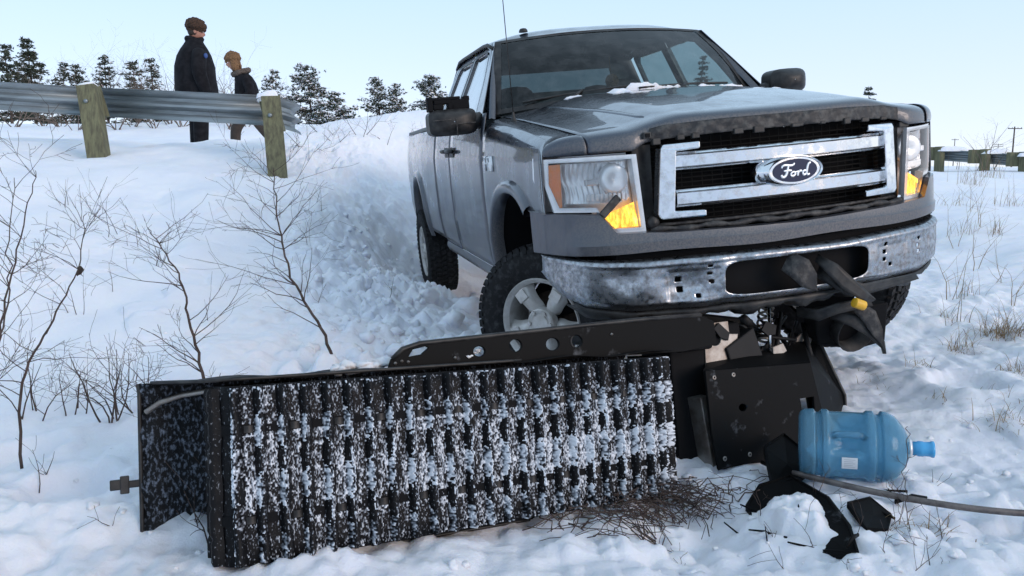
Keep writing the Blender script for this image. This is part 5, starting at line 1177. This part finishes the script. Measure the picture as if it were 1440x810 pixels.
# ------------------------------------------------------------------ water jug
def jug():
    p0, d = on_ground(1205, 688); zc = p0.z; r = .133 * .93
    A = at(1140, 635, d + .12); B = at(1262, 618, d + .02); axd = (B - A); axd.z = 0; axd.normalize(); axd = (axd + Vector((0, 0, .05))).normalized()
    up = Vector((0, 0, 1)); side = up.cross(axd).normalized(); up2 = axd.cross(side)
    c = at(1122, 640, d + .16); c.z = zc + r - .012
    Mx = Matrix((axd, side, up2)).transposed().to_4x4() @ Matrix.Scale(.93, 4); Mx.translation = c
    j = empty('water_jug', Mx); tag(j, 'empty translucent blue water jug lying on the snow beside the sled', 'jug')
    prof = [(.0, .05), (.0, .10), (.006, .122), (.02, .133), (.055, .135), (.064, .123), (.076, .123), (.085, .135), (.103, .135), (.113, .127), (.235, .127), (.245, .135), (.268, .135), (.276, .123), (.288, .123), (.296, .135), (.318, .133), (.345, .118), (.372, .085), (.388, .052), (.396, .030), (.402, .026)]
    # refine
    P = []
    for a, b in zip(prof[:-1], prof[1:]): P += [(a[0] + (b[0] - a[0]) * k / 3, a[1] + (b[1] - a[1]) * k / 3) for k in range(3)]
    P.append(prof[-1]); n = 96; mb = MB(); hand = R(28) # handle pocket faces the viewer and up
    # local y = side, z = up2; viewer is on -side or +side?
    vw = (Vector(CAM) - c).normalized(); ah = math.atan2(vw.dot(up2) * 1.0 + .55, vw.dot(side))
    def fn(i, k):
        x, rr = P[int(i)]; a = 2 * math.pi * k / n; da = (a - ah + math.pi) % (2 * math.pi) - math.pi
        m = float(sm(.115, .130, x) * sm(.235, .220, x)) * float(sm(.74, .62, abs(da)))
        rr = rr - m * .050; return Vector((x, rr * math.cos(a), rr * math.sin(a)))
    mb.grid(fn, range(len(P)), range(n), closed_v=True); body = mb.build('body', M['jug'], j, solid=.0035)
    hb = MB(); hr = .120
    hb.tube([Vector((x, r_ * math.cos(ah + da), r_ * math.sin(ah + da))) for x, r_, da in ((.116, .090, .12), (.122, .112, .12), (.14, .124, .12), (.175, .126, .12), (.21, .124, .12), (.228, .112, .12), (.234, .090, .12))], .013, 10); hb.build('handle', M['jug'], body)
    bt = MB(); bt.lathe([(.002, .001), (.012, .03), (.0, .052)], 32); bt.build('base', M['jug'], body)
    nk = MB(); nk.lathe([(.400, .026), (.42, .0265), (.425, .029), (.44, .029), (.445, .027), (.465, .028), (.47, .031), (.478, .031), (.48, .027), (.478, .02)], 28); nk.build('neck', simple('bright_blue_neck', (.06, .33, .62), .25), j, solid=.002)
    cl = MB(); cl.lathe([(.392, .034), (.398, .0345), (.404, .029)], 28); cl.build('neck_ring', M['white'], j, solid=.002)
    al = ah - .95 * (1 if math.cos(ah) > 0 else -1) * 1.0
    lab = MB(); a_low = ah + (-.98 if math.cos(ah) > 0 else .98)
    lab.grid(lambda x, a: Vector((x, .1300 * math.cos(a_low + a), .1300 * math.sin(a_low + a))), lin(.150, .205, 5), lin(-.19, .19, 9)); lb = lab.build('paper_label', simple('white_label', (.62, .66, .70), .6), body)
    for k in range(5):
        ln = MB(); a0 = -.13 + .06 * k; ln.grid(lambda x, a: Vector((x, .1308 * math.cos(a_low + a), .1308 * math.sin(a_low + a))), lin(.158, .197 - .008 * (k % 2), 4), [a0, a0 + .012]); ln.build('print_line', simple('print_grey', (.30, .34, .38), .6), lb)
    return j
jug()

# ------------------------------------------------------------------ bent bar and broken panels in the snow
def dpt(px, py, h=0.0):
    p, d = on_ground(px, py); return Vector((p.x, p.y, p.z + h))
pp = [dpt(px, interp(px, [1096, 1150, 1215, 1290, 1360, 1445, 1530], [680, 694, 712, 726, 736, 744, 750]), .0) for px in lin(1096, 1530, 23)]
_px = np.array([p.x for p in pp]); _fy = np.polyfit(_px, [p.y for p in pp], 2); _fz = np.polyfit(_px, [p.z for p in pp], 2)
pp = [Vector((x, float(np.polyval(_fy, x)), float(np.polyval(_fz, x)) + .055)) for x in lin(pp[0].x, pp[-1].x, 23)]
mb = MB(); mb.tube(pp, [.008] + [.0115] * 22, 10, flat=.8); bar = mb.build('bent_bar', simple('dull_grey_bar', (.17, .15, .14), .5, .5, (.09, .08, .08), 25, .2, .003)); tag(bar, 'long dull grey bent bar lying on the snow below the jug', 'bar')
def shard(name, px, label, th=.008, lift=.02, curl=.05):
    P = [dpt(a, b, lift + h) for a, b, h in px]; c = sum(P, Vector()) / len(P); root = empty(name, loc=c); tag(root, label, 'debris', 'broken sled panels')
    mb = MB(); n = len(P); mb.add([p - c for p in P] + [p - c - Vector((0, 0, curl)) for p in P], [(i, (i + 1) % n, n + (i + 1) % n, n + i) for i in range(n)]); mb.build('rim', M['sled2'], root, smooth=False, solid=th)
    mb = MB(); mb.add([p - c - Vector((0, 0, curl * .55)) for p in P] + [Vector((0, 0, -curl * .8))], [(i, (i + 1) % n, n) for i in range(n)]); mb.build('panel', M['sled2'], root, smooth=False, solid=th)
    return c
c1 = shard('broken_panel', [(1048, 722, .02), (1066, 700, .04), (1110, 690, .05), (1165, 715, .03), (1196, 750, .015), (1208, 782, .0), (1150, 778, .0), (1098, 764, .0), (1062, 748, .01)], 'black broken sled panel scooping up snow below the jug', lift=.012, curl=.026)
c2 = shard('broken_panel', [(1190, 722, .04), (1222, 718, .05), (1252, 738, .04), (1248, 752, .02), (1218, 746, .01)], 'small splintered black panel piece against the bent bar', lift=.0, curl=.02)
c3 = shard('broken_panel', [(1072, 668, .10), (1100, 655, .12), (1150, 672, .05), (1120, 690, .03), (1085, 700, .03)], 'bent grey-black bracket piece between jug and sled nose', curl=.03)
mb = MB(); hp = [dpt(1060, 722), dpt(1080, 706), dpt(1110, 696), dpt(1160, 718), dpt(1192, 752), dpt(1196, 774), dpt(1150, 770), dpt(1098, 756), dpt(1066, 742)]; hc = sum(hp, Vector()) / len(hp)
def heap(a, t):
    k = a / (2 * math.pi) * len(hp); i = int(k) % len(hp); e = hp[i].lerp(hp[(i + 1) % len(hp)], k - int(k)); p = hc.lerp(e, t)
    n = float(fbm(np.array([p.x * 14]), np.array([p.y * 14]), 3.7, 4)[0]); p.z = gz(p.x, p.y) + .050 * (1 - t ** 3) * (1 + .3 * n) + .006 * n - .006; return p
mb.grid(heap, lin(0, 2 * math.pi, 90)[:-1], lin(.02, 1, 26), closed_u=True)
tag(mb.build('snow_patch', M['snow']), 'snow heaped inside the black broken panel', 'snow')
for i, (a, b, lab) in enumerate([((1190, 783), (1206, 770), 'short black strap end at the corner of the broken panel'), ((1070, 660), (1108, 690), 'thin dark splinter leaning on the sled nose'), ((1258, 718), (1302, 716), 'small dark chip beside the bent bar')]):
    mb = MB(); p, q_ = dpt(*a, .03), dpt(*b, .04); mb.tube([p, p.lerp(q_, .5) + Vector((0, 0, .012)), q_], [.008, .010, .006], 6, flat=.5); tag(mb.build('splinter', M['sled2']), lab, 'debris', 'splinters')
# plank splinters
for i in range(12):
    p = dpt(random.uniform(1030, 1260), random.uniform(690, 790), .012); a = random.uniform(0, 3.14); L = random.uniform(.03, .09); mb = MB(); e = Vector((math.cos(a) * L, math.sin(a) * L, random.uniform(-.01, .02))); mb.tube([p - e, p + e], [.005, .003], 5, flat=.5)
    tag(mb.build('splinter', M['sled2']), 'small black plastic splinter scattered in the snow around the broken panels', 'debris', 'scattered black splinters')

# ------------------------------------------------------------------ saplings and bushes in front of the bank
def sapling(name, stem_px, d, rad, twigs, seed, label, cat='sapling', depth=1, tl=(.12, .34), group=None, droop=0):
    rng = random.Random(seed); P = [at(a, b, d + dd) for a, b, dd in stem_px]; base = P[0].copy(); base.z = min(base.z, gz(base.x, base.y)); P = [base - Vector((0, 0, .03))] + P
    rad *= .78; root = empty(name, loc=base); tag(root, label, cat, group); P = [p - base for p in P]
    Q = P
    for _ in range(2):
        N_ = [Q[0]]
        for a, b in zip(Q[:-1], Q[1:]): N_ += [a.lerp(b, .25), a.lerp(b, .75)]
        Q = N_ + [Q[-1]]
    Q = [q_ + Vector((rng.gauss(0, .004), rng.gauss(0, .006), 0)) if 0 < k < len(Q) - 1 else q_ for k, q_ in enumerate(Q)]
    mb = MB(); n = len(Q); mb.tube(Q, [max(.0012, rad * (1 - .85 * i / (n - 1))) for i in range(n)], 7); mb.build('stem', M['bark'], root)
    for k in range(twigs):
        t = rng.uniform(.22, .97); i = min(n - 2, int(t * (n - 1))); p = Q[i]; dr = (Q[i + 1] - Q[i]).normalized()
        s_ = rng.choice((-1, -1, 1)); nd = Vector((s_ * rng.uniform(.5, 1), rng.uniform(-.7, .7), rng.uniform(-.1, .5))) + dr * .45
        tw = MB(); branchy(tw, p, nd, rng.uniform(*tl) * (1.15 - .5 * t), max(.0012, rad * .42 * (1 - .6 * t)), depth + (1 if rng.random() < .5 else 0), rng, 6, .14, (2, 4), 4, .02, .6, .55); tw.build('branch', M['bark'], root)
    return root
sapling('sapling', [(290, 545, 0), (276, 490, 0), (262, 445, -.02), (262, 415, -.03), (248, 380, -.05), (225, 345, -.06), (208, 320, -.08)], 3.3, .0105, 24, 1, 'bare sapling forking out right behind the sled tunnel', tl=(.14, .42))
sapling('sapling', [(472, 512, 0), (455, 465, .02), (432, 430, .05), (408, 385, .06), (398, 345, .05), (392, 310, .04), (388, 270, .02), (384, 235, .0)], 3.9, .0125, 30, 2, 'tall bare sapling leaning over the snow-lumped tunnel side', tl=(.2, .55))
sapling('sapling', [(22, 560, 0), (48, 500, 0), (72, 455, 0), (98, 410, 0), (115, 360, 0), (122, 300, 0)], 2.9, .008, 16, 3, 'bare shoot bending right with one dark shrivelled leaf', tl=(.12, .35))
sapling('sapling', [(-30, 560, 0), (-5, 500, 0), (8, 430, 0), (22, 360, 0), (40, 290, 0), (50, 240, 0)], 2.8, .008, 18, 4, 'bare shoots rising at the outer edge of the ditch thicket', tl=(.14, .4))
sapling('sapling', [(-45, 600, 0), (-20, 540, 0), (0, 470, 0), (14, 400, 0), (12, 330, 0), (20, 250, 0)], 2.7, .007, 14, 5, 'thin bare shoots tangled with the outermost ones', tl=(.14, .4))
for i, (px, py, h, n, lab) in enumerate([(150, 600, .42, 7, 'twiggy low bush in the snow behind the sled tail'), (195, 585, .34, 5, 'small twiggy bush touching the sled tail'), (35, 600, .4, 5, 'low twiggy bush at the foot of the outer shoots'), (300, 590, .22, 3, 'short twigs sticking out by the tunnel corner'), (105, 590, .3, 4, 'short upright twigs between the low bushes')]):
    p, d = on_ground(px, py); bush('twig_bush', (p.x, p.y + .05, p.z), h, n, 500 + i, lab, None, 2, 'bark', .0045, .5)
lf = MB(); c = at(113, 380, 2.9); lf.grid(lambda a, b: c + Vector((.010 * a + .006 * math.sin(3 * b), .004 * math.cos(4 * a), .016 * b - .006 * a * a)), lin(-1, 1, 5), lin(-1, 1, 5)); tag(lf.build('dead_leaf', M['hair'], solid=.001), 'dark shrivelled leaf hanging on the bent bare shoot', 'leaf')
# weeds on the bank
rng = random.Random(31)
for i in range(14):
    p, d = on_ground(rng.uniform(90, 560), rng.uniform(270, 450)); bush('weed_stem', (p.x, p.y, p.z), rng.uniform(.15, .42), rng.randint(1, 3), 600 + i, 'thin dry weed stalk poking out of the snowbank below the guardrail', 'weeds on the snowbank', 1, 'bark', .003, .3, 'weed')
for i, (px, py, h) in enumerate([(120, 320, .5), (165, 330, .45), (280, 755, .22), (305, 770, .26), (285, 700, .3), (40, 680, .2), (180, 740, .16)]):
    p, d = on_ground(px, py); bush('weed_stem', (p.x, p.y, p.z), h, 2, 640 + i, 'dark weed stalk standing in the snow near the sled tail', 'weeds near the sled tail', 1, 'bark', .003, .25, 'weed')
# brush mat crushed under the nose of the track
rng = random.Random(9); root = empty('crushed_brush', loc=dpt(900, 722)); tag(root, 'dark tangle of crushed brush under the nose end of the track', 'brush'); r0 = root.location
for i in range(170):
    px = rng.gauss(915, 62); py = 724 - .10 * (px - 900) + rng.gauss(0, 13); py = min(py, 765)
    p = dpt(px, py, .0) - r0; a = rng.uniform(0, 6.28); L = rng.uniform(.06, .22); e = Vector((math.cos(a), math.sin(a) * .7, 0)); k = rng.uniform(.01, .10)
    q0 = p - e * L; q1 = p + e * L
    for q_ in (q0, q1): q_.z = gz(q_.x + r0.x, q_.y + r0.y) - r0.z + rng.uniform(-.01, .03)
    mb = MB(); m_ = p + Vector((rng.gauss(0, .03), rng.gauss(0, .03), k)); m_.z = max(m_.z, (q0.z + q1.z) / 2 + k)
    pts = [q0.lerp(m_, t).lerp(m_.lerp(q1, t), t) + Vector((rng.gauss(0, .007), rng.gauss(0, .007), rng.gauss(0, .007))) for t in lin(0, 1, 9)]; mb.tube(pts, [rng.uniform(.0009, .0026)] * 9, 4, cap=False); mb.build('twig', M['bark'], root)
for i in range(22):
    px = rng.uniform(960, 1330); py = rng.uniform(700, 800); p = dpt(px, py); bush('weed_stem', p, rng.uniform(.08, .22), rng.randint(1, 2), 700 + i, 'thin bare twig arching over the snow by the broken panels', 'twigs by the broken panels', 1, 'bark', .0022, 1.0, 'twig')
sapling('weed_stem', [(1283, 790, 0), (1275, 735, 0), (1272, 690, 0), (1272, 650, 0), (1276, 600, 0)], 2.42, .0028, 9, 45, 'thin upright twig standing in front of the jug neck', 'weed', 0, (.03, .09))
# dry grass on the right
def grass(p, n, h, spread, seed, label, group, flatness=.5):
    rng = random.Random(seed); mb = MB(); 
    for i in range(n):
        a = rng.uniform(0, 6.28); b0 = Vector((rng.gauss(0, spread * .25), rng.gauss(0, spread * .25), -.02)); L = h * rng.uniform(.5, 1.2); lean = rng.uniform(.2, 1.2) * flatness * 2
        dr = Vector((math.cos(a) * lean + .3, math.sin(a) * lean, 1)).normalized(); tip = b0 + dr * L; midp = b0 + Vector((dr.x * .3, dr.y * .3, dr.z * 1.1)) * L * .6; tip.z = max(.005, tip.z * (1.1 - .5 * lean))
        w = Vector((-dr.y, dr.x, 0)); w = (w.normalized() if w.length > .01 else Vector((1, 0, 0))) * rng.uniform(.0012, .0026)
        pts = [b0.lerp(midp, t).lerp(midp.lerp(tip, t), t) for t in lin(0, 1, 6)]
        mb.add([q_ + w * (1 - .15 * k) for k, q_ in enumerate(pts)] + [q_ - w * (1 - .15 * k) for k, q_ in enumerate(pts)], [(k, k + 1, k + 7, k + 6) for k in range(5)])
    o = mb.build('grass_tuft', M['straw'], None, smooth=False); o.location = p; tag(o, label, 'grass', group); return o
G_ = [(1350, 495, 90, .20, .16, 'matted tuft of dry grass pressed flat in the snow beside the dangling bumper plastic'), (1420, 470, 120, .30, .2, 'tallest tuft of tawny grass standing in the snow past the truck'), (1395, 470, 60, .22, .2, None), (1430, 525, 70, .15, .2, None), (1410, 600, 60, .14, .25, None), (1435, 595, 60, .14, .2, None), (1290, 515, 40, .12, .2, None), (1235, 545, 40, .10, .2, None), (1225, 530, 30, .10, .2, None), (1340, 450, 30, .25, .2, None), (1360, 415, 20, .35, .2, None), (1300, 745, 40, .10, .2, None), (1395, 330, 25, .35, .25, None), (1350, 330, 25, .3, .3, None), (1365, 260, 50, .5, .5, None), (1390, 250, 60, .6, .5, None), (1420, 290, 30, .4, .4, None), (1345, 290, 30, .4, .4, None), (1410, 560, 30, .12, .2, None), (1330, 560, 20, .1, .2, None)]
for i, (px, py, n, h, sp_, lab) in enumerate(G_):
    p, d = on_ground(px, py); grass(p, n, h, sp_, 800 + i, lab or ('tuft of dry grass on the snowy slope up to the far guardrail' if py < 420 else 'small tuft of dry grass lying on the snow around the jug and truck'), 'dry grass tufts' if lab is None else None, .5 if py < 420 else .9)
# bare shrubs by the far guardrail
for i, (px, py, h) in enumerate([(1375, 240, 1.9), (1386, 242, 1.5), (1398, 240, 1.2), (1345, 238, .8)]):
    p, d = on_ground(px, py); bush('twig_bush', p, h, 2, 900 + i, 'leafless shrub rising above the far guardrail', 'shrubs at the far guardrail', 2, 'brushm', .011, .22)
for i, (px, py, h) in enumerate([(1330, 420, .5), (1375, 380, .5), (1420, 430, .45), (1360, 300, .6), (1340, 350, .5), (1385, 320, .5), (1400, 400, .4)]):
    p, d = on_ground(px, py); bush('weed_stem', p, h, 2, 950 + i, 'thin dry weed stalk on the open slope past the truck', 'weeds past the truck', 1, 'straw', .0035, .35, 'weed')

# ------------------------------------------------------------------ people on the road
def skin_fig(name, verts, edges, mat, parent, sub=2):
    me = bpy.data.meshes.new(name); me.from_pydata([v[0] for v in verts], edges, []); o = bpy.data.objects.new(name, me); COL.objects.link(o); o.parent = parent
    m = o.modifiers.new('skin', 'SKIN'); m.use_smooth_shade = True
    sv = me.skin_vertices[0].data if len(me.skin_vertices) else None
    for i, v in enumerate(verts):
        r = v[1]; sv[i].radius = (r, r) if not isinstance(r, tuple) else r
    sv[0].use_root = True
    s = o.modifiers.new('sub', 'SUBSURF'); s.levels = sub; s.render_levels = sub
    me.materials.append(mat); return o
def chain(start, n): return [(start + i, start + i + 1) for i in range(n - 1)]
def ell(mb, c, rx, ry, rz, Mx=None, n=20, m_=14, nz=0, seed=0):
    def fn(a, t):
        p = Vector((rx * math.cos(a) * math.sin(t), ry * math.sin(a) * math.sin(t), rz * math.cos(t)))
        if nz: p *= 1 + nz * float(vnoise(np.array([p.x * 25 + seed]), np.array([p.y * 25]), p.z * 25)[0]) + nz * 1.1 * float(vnoise(np.array([p.x * 80 + seed]), np.array([p.y * 80]), p.z * 80)[0])
        if Mx: p = Mx @ p
        return Vector(c) + p
    mb.grid(fn, lin(0, 2 * math.pi, n + 1)[:-1], lin(.02, math.pi - .02, m_), closed_u=True)
def head(parent, c, face, hatmat, seed, flaps_down):
    # face: unit direction the person looks; head with eye sockets, nose, mouth, ear
    f = Vector(face).normalized(); sd_ = Vector((0, 0, 1)).cross(f).normalized(); up = f.cross(sd_)
    Mx = Matrix((f, sd_, up)).transposed()
    mb = MB()
    def fn(a, t):
        x, y, z = math.cos(a) * math.sin(t), math.sin(a) * math.sin(t), math.cos(t)
        p = Vector((.098 * x, .077 * y * (1 - .18 * max(0, -z)), .122 * z))
        if x > 0:
            g = lambda u, v, su, sv: math.exp(-((y - u) / su) ** 2 - ((z - v) / sv) ** 2)
            p.x += .026 * g(0, -.16, .16, .22) + .008 * g(0, -.50, .3, .10) + .010 * g(0, -.85, .3, .15) - .010 * (g(.38, .08, .16, .14) + g(-.38, .08, .16, .14)) - .005 * g(0, -.58, .3, .05)
        return Vector(c) + Mx @ p
    mb.grid(fn, lin(0, 2 * math.pi, 41)[:-1], lin(.02, math.pi - .02, 34), closed_u=True); h = mb.build('head', M['skin'], parent)
    for s_ in (-1, 1):
        e = MB(); ell(e, Vector(c) + Mx @ Vector((.083, .031 * s_, .010)), .012, .012, .009, n=10, m_=8); e.build('eye', M['white'], h)
        e = MB(); ell(e, Vector(c) + Mx @ Vector((-.005, .080 * s_, -.005)), .022, .010, .032, Mx, n=10, m_=8); e.build('ear', M['skin'], h)
    b = MB(); ell(b, Vector(c) + Mx @ Vector((.094, 0, -.068)), .006, .022, .006, Mx, n=10, m_=6); b.build('mouth', simple('lips%d' % seed, (.35, .14, .11), .5), h)
    ha = MB(); ell(ha, Vector(c) + Mx @ Vector((-.020, 0, .012)), .094, .083, .108, Mx, nz=.03, seed=seed); ha.build('hair', M['hair'], h)
    # fur hat: crown, turned-up brim, ear flaps
    ht = MB(); ell(ht, Vector(c) + Mx @ Vector((-.016, 0, .072)), .130, .112, .112, Mx, 40, 24, .10, seed)
    hat = ht.build('fur_hat', hatmat, parent)
    br = MB(); br.tube([Vector(c) + Mx @ Vector((-.014 + .104 * math.cos(a), .092 * math.sin(a), .070 + .016 * math.cos(a))) for a in lin(0, 2 * math.pi, 33)], [.036 + .006 * math.sin(k * 2.3) for k in range(33)], 9, cap=False); br.build('hat_brim', hatmat, hat)
    for s_ in (-1, 1):
        fl = MB()
        if flaps_down: ell(fl, Vector(c) + Mx @ Vector((-.012, .088 * s_, -.055)), .070, .028, .115, Mx, 18, 14, .10, seed + s_)
        else: ell(fl, Vector(c) + Mx @ Vector((-.01, .108 * s_, .085)), .085, .034, .062, Mx, 18, 12, .10, seed + s_)
        fl.build('ear_flap', hatmat, hat)
    if flaps_down:
        fl = MB(); ell(fl, Vector(c) + Mx @ Vector((-.090, 0, -.05)), .035, .085, .10, Mx, 18, 14, .10, seed + 5); fl.build('neck_flap', hatmat, hat)
    return h
def hand(parent, wrist, dirn, palm_n, s_, mat):
    w = Vector(wrist); d = Vector(dirn).normalized(); n = Vector(palm_n); n = (n - d * n.dot(d)).normalized(); t = d.cross(n) * s_
    V = [(w, .026), (w + d * .045, (.020, .034)), (w + d * .09, (.018, .036))]; E = chain(0, 3)
    for k, (o, L) in enumerate(((-.030, .060), (-.010, .074), (.010, .078), (.030, .070))):
        i = len(V); b = w + d * .095 + t * o; V += [(b, .010), (b + d * L * .5 + n * .008, .0095), (b + d * L * .85 + n * .030, .0085)]; E += [(2, i), (i, i + 1), (i + 1, i + 2)]
    i = len(V); V += [(w + d * .035 + t * .040, .012), (w + d * .065 + t * .058 + n * .012, .011), (w + d * .092 + t * .060 + n * .024, .009)]; E += [(1, i), (i, i + 1), (i + 1, i + 2)]
    return skin_fig('hand', V, E, mat, parent, 1)
# standing man, seen from behind and the right, looking along the road to the right
def V3(*a): return Vector(a)
pA = at(281, 208, 11.0); pA.z = gz(pA.x, pA.y) - .10
man = empty('person', loc=pA); man.rotation_euler = (0, 0, R(0)); tag(man, 'person standing on the road in a long black coat and brown fur hat', 'person')
# local: x right in the picture, y away from the viewer, z up; he faces +x +y
fA = V3(.83, .55, 0); sA = V3(-.55, .83, 0)      # sA: his left (away), -sA: right (towards the viewer)
hs_ = 1.80
verts = [(V3(0, 0, .98), (.15, .12)), (V3(0, 0, 1.18), (.15, .12)), (V3(0, 0, 1.36), (.13, .10)), (V3(.0, 0, 1.50), (.09, .08)), (V3(.015, .01, 1.58), .058), (V3(.02, .01, 1.64), .055)]
edg = chain(0, 6)
for s_ in (-1, 1):
    i = len(verts); verts += [(sA * .10 * s_ + V3(0, 0, .90), .10), (sA * .11 * s_ + V3(.01, 0, .50), .07), (sA * .12 * s_ + V3(-.01, 0, .10), .045), (sA * .125 * s_ + V3(0, 0, .04) + fA * .10, .042)]; edg += [(0, i), (i, i + 1), (i + 1, i + 2), (i + 2, i + 3)]
    i = len(verts); verts += [(sA * .20 * s_ + V3(0, 0, 1.36), .05), (sA * .35 * s_ + V3(-.01, 0, 1.14), .05), (sA * .355 * s_ + fA * .05 + V3(0, 0, .86), .036)]; edg += [(2, i), (i, i + 1), (i + 1, i + 2)]
skin_fig('body', verts, edg, M['skin'], man)
def loft(rings, f, sd, n=28, seed=0):
    mb = MB()
    def fn(i, a):
        c, rs, rf = rings[int(i)]; k = 1 + .035 * float(vnoise(np.array([math.cos(a) * 2 + seed]), np.array([math.sin(a) * 2]), c.z * 7)[0])
        return c + sd * rs * math.cos(a) * k + f * rf * math.sin(a) * k
    mb.grid(fn, range(len(rings)), lin(0, 2 * math.pi, n + 1)[:-1], closed_v=True); return mb
loft([(V3(0, 0, .74), .30, .26), (V3(0, 0, .76), .32, .28), (V3(0, 0, .92), .33, .28), (V3(-.01, 0, 1.06), .325, .27), (V3(-.01, 0, 1.22), .325, .26), (V3(-.01, 0, 1.36), .305, .22), (V3(-.005, 0, 1.45), .255, .175), (V3(0, 0, 1.52), .16, .13), (V3(.005, 0, 1.58), .11, .10)], fA, sA).build('coat', M['cloth'], man)
for s_ in (-1, 1):
    sv_ = [(sA * .22 * s_ + V3(-.01, 0, 1.42), .09), (sA * .32 * s_ + V3(-.01, 0, 1.32), .108), (sA * .375 * s_ - fA * .03 + V3(-.02, 0, 1.12), .102), (sA * .36 * s_ + fA * .03 + V3(0, 0, .90), .084), (sA * .355 * s_ + fA * .045 + V3(0, 0, .84), .072)]
    skin_fig('sleeve', sv_, chain(0, 5), M['cloth'], man)
tv = [(V3(0, 0, .94), (.17, .14))]; te = []
for s_ in (-1, 1):
    i = len(tv); tv += [(sA * .105 * s_ + V3(0, 0, .78), .125), (sA * .115 * s_ + V3(.01, 0, .46), .112), (sA * .12 * s_ + V3(-.01, 0, .06), .098)]; te += [(0, i), (i, i + 1), (i + 1, i + 2)]
skin_fig('trousers', tv, te, M['cloth'], man)
for s_ in (-1, 1):
    bt = MB(); ell(bt, sA * .125 * s_ + fA * .06 + V3(0, 0, .055), .15, .06, .06, Matrix((fA, sA, V3(0, 0, 1))).transposed()); bt.build('boot', M['black'], man)
    hand(man, sA * .355 * s_ + fA * .05 + V3(0, 0, .84), V3(0, 0, -1) + fA * .25, fA * .2 - sA * s_, s_, M['cloth'] if s_ > 0 else M['skin'])
cl = MB(); cl.tube([V3(.005 + .095 * math.cos(a), .085 * math.sin(a), 1.575 + .015 * math.sin(a * 2)) for a in lin(0, 2 * math.pi, 25)], .035, 8, cap=False); cl.build('collar', M['cloth'], man)
head(man, V3(.03, .015, 1.685), fA + V3(.25, -.25, -.22), M['fur'], 3, False)
kb = simple('sleeve_patch', (.03, .07, .22), .6); sb = MB(); ell(sb, -sA * .405 + V3(.0, 0, 1.32) + fA * .05, .026, .022, .034, Matrix((fA, sA, V3(0, 0, 1))).transposed()); sb.build('sleeve_patch', kb, man)
# stooping walker facing left, heading down past the rail
pB = at(350, 215, 13.8); pB.z = gz(pB.x, pB.y) - .03
wk = empty('person', loc=pB); tag(wk, 'person striding behind the guardrail in tan flapped fur hat and brown trousers', 'person')
fB = V3(-.92, -.38, 0); sB = V3(.38, -.92, 0)
hip = V3(.03, 0, .84); ch = V3(.0, 0, 1.22); nk = V3(-.08, -.03, 1.40)
verts = [(hip, (.14, .12)), (hip.lerp(ch, .5), (.14, .12)), (ch, (.15, .12)), (nk, .06), (nk + V3(-.04, -.02, .06), .055)]; edg = chain(0, 5)
loft([(hip + V3(.02, 0, -.14), .22, .20), (hip + V3(.02, 0, -.12), .235, .215), (hip.lerp(ch, .3), .235, .21), (hip.lerp(ch, .7), .24, .20), (ch, .235, .175), (ch + V3(-.03, 0, .10), .20, .145), (nk + V3(.01, 0, 0), .11, .10)], fB, sB, seed=4).build('jacket', M['cloth'], wk)
tv = [(hip, (.16, .14))]; te = []
hd = {}
for s_, kf, ff in ((-1, V3(-.18, -.06, .46), V3(-.20, -.08, .08)), (1, V3(.22, .08, .46), V3(.46, .16, .14))):
    a0 = hip + sB * .09 * s_ + V3(0, 0, -.08); off_ = sB * .10 * s_
    i = len(verts); verts += [(a0, .09), (kf + off_, .06), (ff + off_, .045), (ff + off_ + fB * .10 + V3(0, 0, -.04), .04)]; edg += [(0, i), (i, i + 1), (i + 1, i + 2), (i + 2, i + 3)]
    i = len(tv); tv += [(a0, .115), (kf + off_, .10), (ff + off_, .085)]; te += [(0, i), (i, i + 1), (i + 1, i + 2)]
    bt = MB(); ell(bt, ff + off_ + fB * .06 + V3(0, 0, -.045), .14, .06, .06, Matrix((fB, sB, V3(0, 0, 1))).transposed()); bt.build('boot', M['black'], wk)
    sh_ = ch + sB * .20 * s_ + V3(0, 0, .06); el = sh_ + V3(.06 if s_ > 0 else .0, 0, -.28) + sB * .04 * s_; wr = el + fB * .20 + V3(0, 0, -.10)
    i = len(verts); verts += [(sh_, .06), (el, .05), (wr, .036)]; edg += [(2, i), (i, i + 1), (i + 1, i + 2)]
    skin_fig('sleeve', [(sh_ - sB * .05 * s_, .085), (sh_ + sB * .02 * s_, .095), (el, .088), (wr, .066)], chain(0, 4), M['cloth'], wk)
    hand(wk, wr, fB + V3(0, 0, -.3), V3(0, 0, -1), s_, M['skin'] if s_ > 0 else M['cloth'])
skin_fig('body', verts, edg, M['skin'], wk); skin_fig('trousers', tv, te, M['trouser'], wk)
head(wk, nk + V3(-.10, -.04, .15), fB + V3(0, 0, -.25), M['fur2'], 9, True)
fc = MB(); fc.tube([nk + V3(.02, 0, -.01) + fB * (.12 * math.cos(a)) + sB * (.13 * math.sin(a)) + V3(0, 0, -.04 * math.cos(a)) for a in lin(0, 2 * math.pi, 25)], [.045 + .008 * math.sin(k * 1.9) for k in range(25)], 8, cap=False); fc.build('fur_collar', simple('grey_fur', (.13, .10, .08), .95, 0, (.05, .04, .035), 50, 1, .02), wk)
